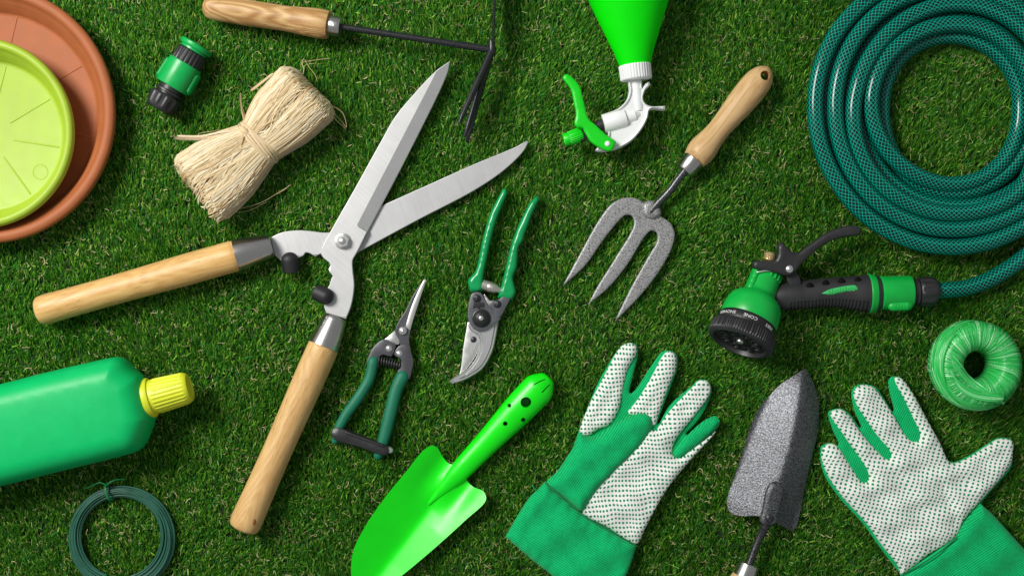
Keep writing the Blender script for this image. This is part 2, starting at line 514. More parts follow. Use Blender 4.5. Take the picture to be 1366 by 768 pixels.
def ribmod(n, amp, sharp=3.0):
    return lambda th, i, l: 1 + amp * max(-1, min(1, sharp * math.sin(n * th)))
def ang_of(p0, p1): return math.atan2(-(p1[1] - p0[1]), p1[0] - p0[0])

# ------------------------------------------------------------------ shared materials
WOODL, WOODD = C(226, 186, 130), C(168, 116, 62)
m_green = plastic('green_plastic', C(8, 168, 78), 0.33, 0.06)
m_green_gun = plastic('gun_green_plastic', C(8, 178, 68), 0.36, 0.06)
m_black = plastic('black_plastic', C(42, 42, 44), 0.42, 0.15, 0.12)
m_black_rub = plastic('black_rubber', C(34, 34, 36), 0.55, 0.2, 0.2)
m_dark = plastic('dark_steel', C(42, 42, 44), 0.38, 0.2, 0.1)
m_white = plastic('white_plastic', C(236, 238, 236), 0.35, 0.02, 0.05)
m_bolt = steel('bolt_steel', 0.3, (0.72, 0.72, 0.7, 1), 0.3)
m_ferrule = steel('ferrule_steel', 0.0, (0.60, 0.585, 0.56, 1), 0.27, 1.0)
m_chrome = steel('zinc_steel', 0.5, (0.68, 0.68, 0.66, 1), 0.3)
m_brass = steel('brass', 0.2, (0.92, 0.72, 0.38, 1), 0.3)

# =================================================================== SAUCERS
def saucer(name, label, cx, cy, rr, rf, zb, depth, mat, zr, rdg, lip, circle=None):
    t = thing(name, label, 'saucer', cx, cy, 'plastic plant saucers', zr)
    zt = zb + depth
    zf = zb + 5
    pr = [(0.2, zf), (rf - 4, zf), (rf - 1, zf + .6), (rf + 1, zf + 2.2),
          (rf + (rr - lip - rf) * .35, zf + depth * .36), (rf + (rr - lip - rf) * .36 + .5, zf + depth * .37),
          (rf + (rr - lip - rf) * .62, zf + depth * .58), (rf + (rr - lip - rf) * .63 + .5, zf + depth * .59),
          (rr - lip, zt - 4), (rr - lip + 1.2, zt - 1.4), (rr - lip * .72, zt), (rr - lip * .45, zt + .3), (rr - lip * .2, zt - 1.2),
          (rr - 1, zt - 3.5), (rr, zt - 7), (rr - .6, zt - 10.5), (rr - 3, zt - 11.5), (rr - 5, zt - 12),
          (rf + 5, zb + 3), (rf + 1, zb), (0.2, zb)]
    cs = [P(cx, cy, z) for r, z in pr]
    body = rings_mesh(cs, [Vector((0, 0, 1))] * len(cs), [r for r, z in pr], [r for r, z in pr], 160, (True, True), up=Vector((0, 1, 0)))
    m = mb_of(body)
    part('saucer_body', m, mat, t, 50)
    for (ang, r0, r1) in rdg:
        d = Vector((math.cos(R(ang)), math.sin(R(ang)), 0))
        a = P(cx, cy, zf) + d * r0; b = P(cx, cy, zf) + d * r1
        q = tube([a, b], 1.3, seg=10, flat=.6)
        part('moulded_rib', q, mat, t, 50)
    if circle:
        x, y, r = circle
        path = [P(x + r * math.cos(a), y + r * math.sin(a), zf) for a in np.linspace(0, 2 * math.pi, 40)]
        part('moulded_ring', mb_of(tube(path, .8, seg=8, resample=False, flat=.35)), mat, t, 50)
    return t
m_terra = plastic('terracotta_plastic', C(170, 98, 56), 0.55, 0.05, 0.25, 1500, spec=0.35)
m_lime = plastic('lime_plastic', C(162, 190, 52), 0.42, 0.04, 0.2, 1500, spec=0.4)
saucer('plant_saucer', 'large terracotta brown round plastic plant saucer lying under the lime green one', -20, 152, 173, 141, 9, 38, m_terra, 44,
       [(77, 96, 142), (30, 96, 137), (-12, 96, 137), (-60, 96, 137)], 15)
saucer('plant_saucer', 'small lime green round plant saucer resting inside the terracotta saucer', -31, 177, 128, 103, 15, 44, m_lime, 58,
       [(31, 36, 97), (-9, 36, 97), (-54, 36, 97), (76, 36, 97)], 12, (40, 226, 10))

# =================================================================== LOOSE HOSE CONNECTOR
def connector():
    t = thing('hose_connector', 'loose green and black hose connector lying on the grass beside the raffia bundle', 'hose connector', 238, 104, None, 32)
    zc = 32
    a = P(263, 60, zc); d2 = P(211.4, 146.7, zc)
    def lt(prof, seg=64, mod=None): return lathe(a, d2, prof, seg, mod=mod)
    part('end_cap', lt([(-1, 19), (0, 21.6), (1, 22.4), (5, 22.4), (6.5, 21.5), (7, 19), (7.3, 18.5), (10, 18.5)]), m_green, t)
    part('threaded_sleeve', lt([(9.5, 16), (10.5, 18.6), (12, 20), (27, 20.6), (31, 20.6)], 120, ribmod(22, .022)), m_black, t)
    body = lt([(29, 19), (29.2, 22.4), (30.2, 23.2), (64, 23.2), (65.6, 22.6), (66, 19)], 64)
    b = part('body', body, m_green, t)
    dx, dy = (d2 - a).normalized().x, (d2 - a).normalized().y
    n = Vector((-dy, dx, 0))
    for sgn in (1, -1):
        c0 = a + (d2 - a).normalized() * 37 + n * (sgn * 22.2); c1 = a + (d2 - a).normalized() * 60 + n * (sgn * 22.8)
        rb = tube([c0 + (c1 - c0) * (i / 40) for i in range(41)], [4.2 + (0.5 if (i // 2) % 2 else 0) for i in range(41)], seg=20, flat=2.0, resample=False)
        part('release_button', rb, m_green, b)
    part('neck', lt([(64, 15.5), (71, 15.5), (71.2, 18.4), (72, 19.4), (74.6, 19.4), (75.2, 18.4), (75.3, 15.8), (79, 15.8)]), m_black, t)
    def nutmod(th, i, l): return 1 + (0.035 * max(-1, min(1, 4 * math.sin(10 * th))) if 3 <= i <= 6 else 0)
    part('collar_nut', lt([(77, 15), (77.6, 19.6), (79, 20.8), (81, 20.9), (83, 20.9), (90, 20.4), (94, 20), (96, 19.6), (99, 18.6), (100.5, 16.5), (100.6, 9), (96, 8.5), (96, .5)], 120, nutmod), m_black, t)
connector()

# =================================================================== RAFFIA
def raffia():
    t = thing('raffia_bundle', 'tied bundle of pale straw raffia strands lying on the grass', 'raffia', 338, 190, None, 40)
    # axis stations: along axis param, centre, half width, half height
    A = np.array([409, 124.0]); W0 = np.array([345, 189.5]); B = np.array([269, 250.0])
    zc = 42
    def station(s):
        # s in [0,1] from top end to bottom end
        q = catmull([(A[0], A[1], 45), (377, 156, 42), (W0[0], W0[1], 32), (305, 221, 45), (B[0], B[1], 50)], None, n=30)
        i = min(len(q) - 1, max(0, s * (len(q) - 1))); k = int(i); f = i - k
        p = q[k] * (1 - f) + q[min(k + 1, len(q) - 1)] * f
        return p
    def frame(s):
        p = station(s); d = station(min(1, s + .02)) - station(max(0, s - .02))
        ax = np.array([d[0], d[1]]); ax /= np.linalg.norm(ax)
        # ends are cut skew: blend the cross direction
        nr = np.array([-ax[1], ax[0]])
        return p, ax, nr
    fr = [frame(i / 60) for i in range(61)]
    def surf(s, ph, off):
        """point on the bundle; s may overshoot to make the folded ends"""
        sc_ = min(1, max(0, s)); i = sc_ * 60; k = min(59, int(i)); f = i - k
        p = fr[k][0] * (1 - f) + fr[k + 1][0] * f; ax = fr[k][1]; nr = fr[k][2]
        over = (s - sc_)
        hw = p[2]; hh = 22 + 9 * abs(sc_ - .5) * 2
        shrink = 1.0
        if over:
            o = min(1, abs(over) / .11)
            shrink = math.sqrt(max(0, 1 - o * o)) * .55 + .45 * (1 - o)
            c = p[:2] + ax * (1 if over > 0 else -1) * o * 13
        else: c = p[:2]
        # superellipse section
        cc, ss = math.cos(ph), math.sin(ph)
        x = math.copysign(abs(cc) ** .75, cc) * (hw + off) * (1 if not over else .6 + .4 * shrink)
        z = math.copysign(abs(ss) ** .85, ss) * (hh + off) * shrink
        q = c + nr * x
        return Vector((q[0], -q[1], zc - 4 + z))
    core = MB()
    n, m = 48, 30
    vs = [surf(-.1 + 1.2 * j / m, 2 * math.pi * k / n, -2) for j in range(m + 1) for k in range(n)]
    fs = [(j * n + k, j * n + (k + 1) % n, (j + 1) * n + (k + 1) % n, (j + 1) * n + k) for j in range(m) for k in range(n)]
    fs += [tuple(range(n - 1, -1, -1)), tuple(m * n + k for k in range(n))]
    core.add(vs, fs, color=C(204, 164, 104))
    m_raf = attr_mat('raffia_fibre', 0.55, 0.12, 0.3)
    part('fibre_core', core, m_raf, t)
    S = MB()
    def ribbon(pts, w, colr, upf, twist=0.0, thick=.35):
        k = len(pts)
        vv, ff, cc = [], [], []
        tw = random.uniform(-.4, .4)
        for i, p in enumerate(pts):
            d = (pts[min(i + 1, k - 1)] - pts[max(i - 1, 0)])
            if d.length < 1e-6: d = Vector((1, 0, 0))
            d.normalize(); u = upf(p)
            sd = d.cross(u)
            if sd.length < 1e-5: sd = Vector((1, 0, 0))
            sd.normalize(); u2 = sd.cross(d)
            a = tw + twist * i / k
            sd2 = sd * math.cos(a) + u2 * math.sin(a)
            ww = w * (0.55 if i in (0, k - 1) else 1)
            nn = sd2.cross(d)
            vv += [p + sd2 * ww * .5, p + nn * thick, p - sd2 * ww * .5]
            g = 1 - random.random() * .08
            cc += [tuple(x * g * .9 for x in colr[:3]) + (1,), tuple(x * g for x in colr[:3]) + (1,), tuple(x * g * .86 for x in colr[:3]) + (1,)]
        for i in range(k - 1):
            b = i * 3
            ff += [(b, b + 1, b + 4, b + 3), (b + 1, b + 2, b + 5, b + 4)]
        S.add(vv, ff, color=cc)
    def rcol():
        h = random.random()
        base = (0.88, 0.70, 0.41) if h < .5 else ((0.96, 0.83, 0.57) if h < .87 else (0.70, 0.49, 0.24))
        g = random.uniform(.82, 1.08)
        return tuple(min(1, b * g) for b in base) + (1,)
    for i in range(980):
        ph = random.uniform(-.35, math.pi + .35)
        o0 = random.uniform(-1.5, 3.2)
        s0 = random.choice([-.11, -.09, -.05, 0.0]) + random.uniform(-.02, .02)
        s1 = 1.05 + random.uniform(-.05, .06)
        if random.random() < .25: s0 = random.uniform(0, .4)
        if random.random() < .25: s1 = random.uniform(.6, 1)
        dph = random.gauss(0, .26); wob = random.uniform(0, .09); wf = random.uniform(4, 12); w0 = random.uniform(0, 6)
        k = 26
        pts = []
        for j in range(k):
            s = s0 + (s1 - s0) * j / (k - 1)
            waist = math.exp(-((s - .5) / .06) ** 2)
            o = o0 * (1 - .8 * waist)
            pts.append(surf(s, ph + dph * (s - .5) + wob * math.sin(wf * s + w0) * (1 - waist), o))
        ribbon(pts, random.choice([random.uniform(.8, 1.8), random.uniform(1.4, 3.6)]), rcol(), lambda p: Vector((0, 0, 1)) + (p - Vector((345, -189, 30))) * .004)
    for i in range(150):
        low = random.random() < .72
        ph = random.uniform(.1, math.pi - .1)
        a, e = (random.uniform(.58, .8), 1.02) if low else (random.uniform(.2, .4), -.02)
        pts = [surf(a + (e - a) * j / 9, ph + .25 * math.sin(i) * (j / 9), 1.5 + random.uniform(0, 2)) for j in range(10)]
        d = (pts[-1] - pts[-3]).normalized(); sd = Vector((d.y, -d.x, 0)) * random.gauss(0, .35)
        ln = random.uniform(2, 14) * (1 if math.cos(ph) < .3 and low else .55)
        for j in range(1, 6):
            f = j / 5
            pts.append(pts[9] + (d + sd * f) * (ln * f) + Vector((0, 0, -1)) * (10 * f * f + random.uniform(0, 1)))
        ribbon(pts, random.uniform(1.0, 3.2), rcol(), lambda p: Vector((0, 0, 1)), random.uniform(-1, 1))
    part('strands', S, m_raf, t, 60, closed=False)
    # loose ends and wisps
    def wisp(pts, w, zs, c=None):
        q = catmull([(x, -y, z) for (x, y), z in zip(pts, zs)], 3.0)
        ribbon([Vector(v) for v in q], w, c or (0.74, 0.55, 0.30, 1), lambda p: Vector((0, 0, 1)), random.uniform(-1.5, 1.5))
    for pts, w in [([(398, 112), (404, 90), (401, 84), (403, 76), (409, 86), (418, 98), (420, 106)], 1.1), ([(402, 82), (420, 78), (438, 75)], .9),
                   ([(436, 138), (446, 142), (456, 150), (460, 168), (452, 158), (440, 146)], 1.0), ([(438, 148), (446, 158), (459, 170)], 1.0),
                   ([(366, 100), (340, 120), (336, 122)], 3.4), ([(360, 105), (350, 112), (337, 120)], 3.0), ([(330, 166), (325, 152), (322, 125)], 2.4), ([(331, 168), (328, 154), (323, 138)], 1.6),
                   ([(310, 280), (345, 270), (370, 255), (385, 245)], .7), ([(300, 284), (330, 280), (352, 268)], .6),
                   ([(276, 190), (262, 178), (283, 173), (289, 170)], .9), ([(250, 200), (236, 214), (232, 228)], 1.2), ([(245, 210), (232, 210), (238, 198)], 1.0), ([(292, 262), (283, 246), (279, 230), (287, 222)], 1.8), ([(385, 245), (380, 250), (366, 258)], .6)]:
        S = MB()
        wisp(pts, w, [34 - 18 * j / len(pts) if w < 1.3 else 52 - 2 * j for j in range(len(pts))])
        part('loose_end', S, m_raf, t, 60, closed=False)
    # tie : flat band round the waist, knot, tails and bow loop
    S = MB()
    for q in range(7):
        pts = []
        for j in range(40):
            ph = -.5 + (math.pi + 1.0) * j / 39
            pts.append(surf(.5 + (q - 3) * .011 + .012 * math.sin(ph * 2 + q), ph, 2.4 + (q % 3) * .5))
        ribbon(pts, 3.4, (0.84, 0.66, 0.40, 1), lambda p: (p - Vector((345, -189, 32))).normalized(), 0)
    for pts, w, z in [([(331, 176), (310, 181), (280, 186), (258, 187), (238, 187)], 5, 56), ([(331, 180), (300, 187), (268, 187), (236, 185)], 4, 57), ([(330, 175), (300, 178), (270, 183), (240, 183)], 3, 55),
                   ([(331, 180), (318, 200), (304, 222), (297, 238), (304, 243), (314, 238), (322, 215), (330, 184)], 4, 62), ([(332, 182), (324, 208), (318, 232), (312, 242)], 3.4, 61), ([(330, 178), (318, 196), (305, 206), (290, 222)], 3, 60), ([(332, 178), (346, 192), (357, 205), (362, 212)], 5, 58), ([(324, 172), (340, 182), (352, 196), (363, 210)], 4, 59)]:
        wisp(pts, w, [z + 3 * math.sin(j * 2.1) for j in range(len(pts))], (0.86, 0.70, 0.46, 1))
    S.add(*tube([P(325, 173, 58), P(331, 178, 61), P(336, 183, 58)], [3, 4.5, 3])[:2], color=(0.8, 0.62, 0.36, 1))
    part('tie', S, m_raf, t, 60, closed=False)
raffia()

# =================================================================== HAND HOE
def hoe():
    t = thing('hand_hoe', 'small hand hoe with varnished oak handle and black two-sided blade and prong head', 'hand hoe', 640, 64, None, 40)
    a = (270, 7.0); b = (455.3, 36.0)
    z0, z1 = 33, 40
    A3, B3 = P(*a, z0), P(*b, z1)
    prof = [(0, 7), (2, 11), (6, 14.5), (12, 16.2), (30, 17), (60, 17.2), (90, 17), (115, 17), (135, 18.5), (150, 19.6), (160, 19.6), (167, 19.0), (170, 18.2), (170.4, 10)]
    pr = [(q[0], q[1]) for q in catmull(prof[:-2], 4)] + prof[-2:]
    part('handle', lathe(A3, B3, pr, 48), wood('oak_handle', ang_of(a, b), C(222, 186, 130), C(166, 118, 66), 1.7, 3.1), t)
    f = part('ferrule', lathe(A3, B3, [(169, 11), (169.2, 13.2), (170, 13.6), (184, 13.2), (186.5, 12.4), (187, 5)], 48), m_ferrule, t)
    part('rivet', disc(P(446.5, 36, z1 + 11.3), 2.6, 1.6), m_bolt, f)
    m_blk = hammered('black_painted_iron', C(56, 58, 60), C(30, 30, 32), 900, 0.3, 0.32, .4, .62, .12)
    J = P(655, 67, 44)
    part('shaft', tube([P(452, 35.5, z1), P(520, 46, 41), P(600, 58.5, 43), J], [4.4, 4.4, 4.5, 5.0], seg=20), m_blk, t)
    # flat hoe blade standing on edge
    bl = []
    def stand(x, y, z, w): return [P(x - w, y, z), P(x + w, y, z)]
    ys = [62, 40, 10, -20, -52, -56]; hb = [7, 15, 19, 20, 21, 20]
    vs = []
    for y, h in zip(ys, hb):
        xx = 657.5 + (62 - y) * .03; w = 1.6
        zc = 42
        for (dz, dw) in ((-h, w * .7), (-h + 2, w), (h - 2, w), (h, w * .7)):
            vs.append(P(xx + dw, y, zc + dz * .98))
        for (dz, dw) in ((h, w * .7), (h - 2, w), (-h + 2, w), (-h, w * .7)):
            vs.append(P(xx - dw, y, zc + dz * .98))
    n = 8
    fs = [(i * n + k, i * n + (k + 1) % n, (i + 1) * n + (k + 1) % n, (i + 1) * n + k) for i in range(len(ys) - 1) for k in range(n)]
    fs += [tuple(range(n)), tuple((len(ys) - 1) * n + k for k in range(n))]
    part('hoe_blade', (vs, fs), m_blk, t, 30)
    part('weld_collar', tube([P(655.5, 56, 46), P(656.5, 66, 45), P(655, 75, 45)], [3.5, 5.6, 4], seg=16), m_blk, t)
    for (z, tx, ty) in ((20, 622, 186), (42, 620, 182), (66, 613.5, 167)):
        part('prong', tube([P(656, 68, 45) + (P(tx, ty, z) - P(656, 68, 45)) * f for f in (0, .25, .5, .75, .93, 1)], [4.6, 4.4, 4.2, 3.9, 3.0, 1.5], seg=16), m_blk, t)
hoe()

# =================================================================== HEDGE SHEARS
def shears():
    t = thing('hedge_shears', 'open hedge shears with steel blades and two varnished wooden handles', 'shears', 458, 322, None, 22)
    # blade under
    tang2 = [(360, 317, 's'), (374.6, 310), (396.5, 307), (414.7, 308), (433, 310), (470, 306), (490, 296), (507, 275, 's'), (568, 247.5), (634, 218), (689, 195), (702, 187.6, 's'), (705, 189, 's'),
             (699, 200.6), (673.4, 226), (634, 253), (556, 294), (480, 335, 's'), (458, 346), (429, 338, 's'), (424, 340), (420, 342), (413, 338), (407, 337), (404, 341), (399, 343.5), (390, 349), (375.5, 349, 's'), (366, 340, 's')]
    ang2 = ang_of((480, 310), (704, 188))
    m_b2 = steel('blade_steel_cross', ang2 + R(83), (0.58, 0.58, 0.58, 1), 0.42, .7, 1100, .1, 20)
    part('blade', plate(tang2, 15, 19, 1.0, 12), m_b2, t, 14, 'lower flat blade pointing right')
    tang1 = [(600.5, 82, 's'), (597, 98), (546.5, 202.6), (490, 310, 's'), (476.6, 337), (471, 347), (471, 359), (473, 381), (469, 407), (462, 425, 's'), (436, 417, 's'), (433, 409), (435, 392), (441, 378), (442.6, 372), (444.5, 368.4),
             (440.5, 363), (439, 359), (441.5, 354), (439.5, 350), (433, 345), (429, 339), (430, 331), (441, 310), (470, 259), (509, 189), (527, 157.6), (556, 122.5), (581.6, 96)]
    ra, rb = np.array([584, 94.0]), np.array([476, 302.0])
    dv = (rb - ra) / np.linalg.norm(rb - ra); nv = np.array([-dv[1], dv[0]])
    if nv[0] < 0: nv = -nv
    ends = np.array([490, 310.0]) - rb; ends /= np.linalg.norm(ends)
    en = np.array([-ends[1], ends[0]])
    if en[1] > 0: en = -en      # points up the blade
    def zt(x, y, d):
        s = (x - ra[0]) * nv[0] + (y - ra[1]) * nv[1]
        e = (x - rb[0]) * en[0] + (y - rb[1]) * en[1]
        z = 28 - np.clip(1 - d / .8, 0, 1) * .5
        return z - np.clip(s, 0, None) * .26 * np.clip(e / 2.0, 0, 1)
    cr = [tuple(ra + (rb - ra) * k / 40) for k in range(1, 41)] + [tuple(rb + (np.array([490, 310]) - rb) * k / 5) for k in range(1, 5)]
    cr2 = [tuple(np.array(q) + en * 2.2) for q in cr[39:]]
    m_b1 = steel('blade_steel', ang_of((458, 322), (600, 82)) + R(80), (0.64, 0.64, 0.635, 1), 0.42, .7, 1200, .08, 14)
    part('blade', slab(tang1, zt, lambda x, y, d: 20.5 + 0 * d, 7, (.4, .9), creases=(cr, cr2)), m_b1, t, 8, 'upper blade with a ground bevel pointing up')
    # pivot
    pv = part('pivot_bolt', mb_of(disc(P(458.4, 322, 28), 11, 1.6, 40, 0.0), disc(P(458.4, 322, 34), 5.2, 3.4, 30, .4)), m_chrome, t)
    hexr = lambda th, i, l: 1 / (math.cos((th + .3) % (math.pi / 3) - math.pi / 6)) * .9
    part('nut', lathe(P(458.4, 322, 29.5), P(458.4, 322, 43), [(0, 9), (6, 9), (7.2, 8.4), (7.4, 5.2)], 48, mod=hexr, up=Vector((0, 1, 0))), m_chrome, pv)
    # bumpers
    def bumper(dome, flat, z, r):
        d = (flat - dome); Ln = d.length
        pr = [(0, .6)] + [(r * .9 * (1 - math.cos(a)), r * math.sin(a)) for a in np.linspace(.2, math.pi / 2, 8)] + [(Ln * .75, r * 1.02), (Ln - 1, r * 1.0), (Ln, r * .9), (Ln + .2, r * .5)]
        return lathe(dome, flat, pr, 40)
    part('bumper', bumper(P(387, 337, 34), P(389.5, 362, 26), 26, 11.4), m_black_rub, t)
    part('bumper', bumper(P(445, 399, 36), P(422.5, 389, 28), 26, 11), m_black_rub, t)
    # handles
    a, b = (52, 415.8), (319, 340.3)
    w1 = wood('varnished_wood', ang_of(a, b), C(230, 190, 124), C(196, 144, 76), .7, 1.4)
    pr = [(0, 4), (.6, 12), (2.5, 16.8), (6, 19.2), (12, 20), (40, 19.6), (90, 19.4), (150, 20), (210, 21), (250, 20.9), (274, 20.4), (276.5, 19), (277, 14)]
    h = part('handle', lathe(P(*a, 31), P(*b, 31), [(q[0], q[1]) for q in catmull(pr, 4)], 48), w1, t)
    part('ferrule', lathe(P(*b, 31), P(364, 327.5, 25), [(-3, 20), (-2.6, 21.3), (0, 21.3), (8, 20.6), (44, 15.4), (46, 14.6), (46.4, 9)], 48), m_ferrule, h)
    a, b = (325, 705), (433.6, 460)
    w2 = wood('varnished_wood_second', ang_of(a, b), C(226, 188, 128), C(188, 140, 80), .7, 5.2)
    pr = [(0, 4), (.6, 13), (2.5, 18), (6, 20.2), (12, 21), (60, 20.2), (110, 19.6), (160, 20), (210, 20.8), (250, 20.8), (266, 20.2), (268, 19), (268.4, 14)]
    h = part('handle', lathe(P(*a, 31), P(*b, 31), [(q[0], q[1]) for q in catmull(pr, 4)], 48), w2, t)
    knot = puff([(343.5, 684), (345.5, 687), (345.5, 693), (343, 696), (341.5, 692), (342, 687)], 48.3, 1.2, 6, 2, 2)
    part('knot', knot, plastic('wood_knot', C(110, 62, 26), .6, .3), h)
    part('ferrule', lathe(P(*b, 31), P(449.5, 421, 27), [(-2, 20), (-1.6, 20.9), (0, 20.9), (6, 20.4), (36, 16.2), (40, 15.2), (41, 14.4), (41.4, 9)], 48), m_ferrule, h)
shears()

# =================================================================== SNIPS
def snips():
    t = thing('garden_snips', 'slim thinning snips with green grips held shut by a dark strap', 'snips', 515, 500, None, 18)
    part('blade', plate([(566, 372, 's'), (569, 374, 's'), (560, 400), (551, 428), (547.5, 440, 's'), (541, 436, 's'), (548, 412), (557, 390)], 19, 21.5, .8, 10),
         steel('snip_steel', ang_of((545, 440), (568, 372)), (0.62, 0.61, 0.58, 1), .36, .8, 700), t, 30)
    m_dk = plastic('blackened_steel', C(74, 74, 79), .36, .16, .1)
    part('blade_plate', plate([(563.5, 377), (552, 392), (541, 414), (531, 430), (527, 443), (532, 453), (535, 462), (546, 463), (546, 452), (547.8, 441), (551, 428), (560, 398)], 14, 18.6, 1, 10), m_dk, t, 14)
    part('shank', plate([(526, 441, 's'), (518, 449, 's'), (512, 453, 's'), (523, 460), (532, 459, 's'), (534, 452, 's')], 13, 17.5, .7, 8), m_chrome, t, 30)
    part('arm', plate([(512, 452), (498, 463), (491, 477), (489, 483), (490, 488), (505, 489), (505, 478), (510, 473), (522, 475), (527, 466), (528, 459), (522, 456)], 15, 21, 1.6, 8), m_dk, t, 40)
    part('arm', plate([(546, 459), (549, 470), (552, 482), (549, 496), (546, 505), (529, 502), (531, 494), (535, 485), (535, 479), (526, 473), (531, 462), (538, 459)], 15.5, 21.5, 1.6, 8), m_dk, t, 40)
    for (x, y, r, z) in ((537.5, 441, 5.6, 20.5), (519, 464.5, 4.6, 21), (533, 471, 4.6, 21.5)):
        part('rivet', disc(P(x, y, z - 2), r, 3.2, 28, .7), m_bolt, t)
    # spring
    sp = []
    a, b = P(505, 480, 17), P(536, 488, 17)
    d = (b - a); u = d.normalized(); n = Vector((-u.y, u.x, 0)); turns = 9
    for i in range(turns * 16 + 1):
        th = 2 * math.pi * i / 16
        sp.append(a + d * (i / (turns * 16)) + n * (5.6 * math.cos(th)) + Vector((0, 0, 5.6 * math.sin(th))))
    part('spring', tube(sp, 1.0, seg=8, resample=False), m_black, t)
    m_grip = plastic('dipped_green_vinyl', C(18, 112, 82), .5, .08, .45, 900, spec=.4)
    part('grip', tube([P(498, 482, 18), P(493, 504, 19), P(480, 527, 20), P(463, 551, 20), P(452, 571, 20), P(447, 587, 19)], [7.8, 7.2, 7.2, 7.0, 6.4, 5], seg=24, flat=.9), m_grip, t)
    part('grip', tube([P(537, 502, 18), P(529, 519, 19), P(522, 546, 20), P(515, 574, 20), P(510, 592, 20), P(504.5, 607, 19)], [9.2, 8.6, 8.4, 8.2, 7.4, 6], seg=24, flat=.85), m_grip, t)
    st = part('closing_strap', plate([(446.5, 570), (452, 569), (486, 582), (518, 594), (520, 599), (517, 605), (513, 606), (480, 595), (446, 584), (443, 578)], 13, 29, 2.4, 8, dome=.5), m_dark, t, 40)
    part('strap_ridge', tube([P(463, 575, 29), P(512, 593.5, 29)], 2.0, seg=12), m_dark, st)
    part('screw', tube([P(516, 598, 21), P(521, 600, 21)], 4.6, seg=24), m_chrome, st)
snips()

# =================================================================== SECATEURS
def secateurs():
    t = thing('secateurs', 'bypass secateurs with glossy green handles and curved silver blade', 'secateurs', 642, 424, None, 22)
    m_h = plastic('glossy_green_handle', C(10, 152, 84), .22, .05, .03, spec=.5)
    def zh(x, y): return 13 + 0 * x
    hl = [(673.5, 250.5), (670.8, 252.5), (664.6, 263), (655, 281.7), (648, 302.5), (642.7, 323), (638.5, 346), (633, 363), (624.5, 373), (624.3, 379), (627.3, 389.5, 's'), (643.5, 389.5, 's'), (645, 369), (650, 344), (656, 317), (662.5, 294), (670, 275.4), (677, 256)]
    part('handle', puff(hl, 19, 9, 8, 4.6, 3, 2.2), m_h, t, 60)
    hr = [(717, 260.5), (713.5, 263), (706, 271), (698, 287), (689.6, 304.6), (681, 329.6), (673, 363), (667.7, 383.7), (663.5, 397, 's'), (683, 401, 's'), (688.3, 390), (687.5, 383.7), (684.8, 370), (689.5, 357), (691, 342), (692.3, 329.6), (698, 321), (700, 313), (705, 300), (709.4, 288), (715.6, 275), (719.5, 264)]
    part('handle', puff(hr, 19, 9, 8, 4.6, 3, 2.2), m_h, t, 60)
    a, b = P(643, 379, 22), P(671, 388.5, 22)
    part('spring', lathe(a, b, [(0, 6), (1, 7), (7, 7.2), (7.3, 6.7), (8, 7.2), (13, 7.2), (13.4, 6.7), (14, 7.1), (19, 6.4), (22, 4.5), (28, 3)], 32), steel('spring_steel', .3, (0.68, 0.65, 0.58, 1), .3), t)
    m_bl = steel('secateur_steel', R(70), (0.62, 0.62, 0.62, 1), .34, .8, 500)
    part('blade', plate([(623.5, 430, 's'), (618, 462), (612.5, 499), (606, 508, 's'), (622, 492), (636, 472), (644, 450), (640, 430)], 12, 15, .8, 8),
         steel('secateur_blade_steel', R(95), (0.60, 0.60, 0.59, 1), .4, .7, 400, .2, 30), t, 30, 'flat cutting blade seen behind the hook')
    def zt(x, y, d): return 18 + np.clip(d, 0, 1.4) * 1.3 + np.clip(d - 3.6, 0, 1.2) * 1.6
    hook = [(624, 434, 's'), (629, 442), (637, 446), (640, 455), (638, 468), (633, 480), (621, 494), (606, 503), (599, 508.5, 's'), (603.5, 512, 's'), (615, 509), (628, 503), (644, 491.6), (656.6, 469.7), (662, 448), (666, 424, 's'), (660, 412), (650, 404), (640, 412)]
    part('hook_blade', slab(hook, zt, lambda x, y, d: 15.4 + 0 * d, 5, (.4, 1.4, 3.5, 4.9)), m_bl, t, 24)
    m_pl = plastic('gunmetal_plate', C(88, 90, 94), .34, .15, .08)
    part('cover_plate', plate([(630, 391), (641, 390), (651, 406), (668, 424), (660, 432), (649, 440), (638, 441.5), (627, 432), (623.8, 419), (626.5, 400)], 19, 26, 1.6, 8), m_pl, t, 34)
    part('locating_tab', plate([(632.5, 401, 's'), (646, 404, 's'), (646, 410, 's'), (641.5, 409), (639, 411.5), (635, 409.5), (631, 411, 's')], 26.2, 27.4, .5, 5), m_dark, t, 34)
    part('catch_lever', plate([(681, 382), (684.5, 386), (681, 398), (675, 410), (667.5, 422.5), (660, 423.5), (659, 416), (653, 407), (653, 401), (664, 400), (672, 393), (677, 384.5)], 21, 27, 1.8, 6), m_pl, t, 34)
    part('toothed_strip', plate([(646, 392), (651, 398), (656, 404), (662, 412), (666, 420), (661, 420), (655, 411), (648, 401)], 21, 24.6, .6, 6), m_chrome, t, 34)
    b = part('pivot_bolt', lathe(P(642, 424, 25), P(642, 424, 60), [(0, 12.5), (2, 12.5), (3, 12), (3.4, 10.8), (5, 10), (7, 7.8), (8, 6), (8.2, 5.6)], 48, up=Vector((0, 1, 0))), m_dark, t)
    part('bolt_end', disc(P(642, 424, 32), 3.8, 3, 6, .2), m_chrome, b)
    for (x, y) in ((636, 397.5), (663.5, 405.5)):
        s = part('screw', disc(P(x, y, 26), 5.2, 2.4, 28, .5), m_dark, t)
        c = mb_of(*[(lambda q: q)(tube([P(x - dx, y - dy, 29.6), P(x + dx, y + dy, 29.6)], .8, seg=8)) for dx, dy in ((2.6, 1), (-1, 2.6))])
        part('cross_slot', c, m_black, s)
    part('rivet', disc(P(631.5, 453, 14), 4.2, 1.6, 24, .4), m_dark, t)
secateurs()

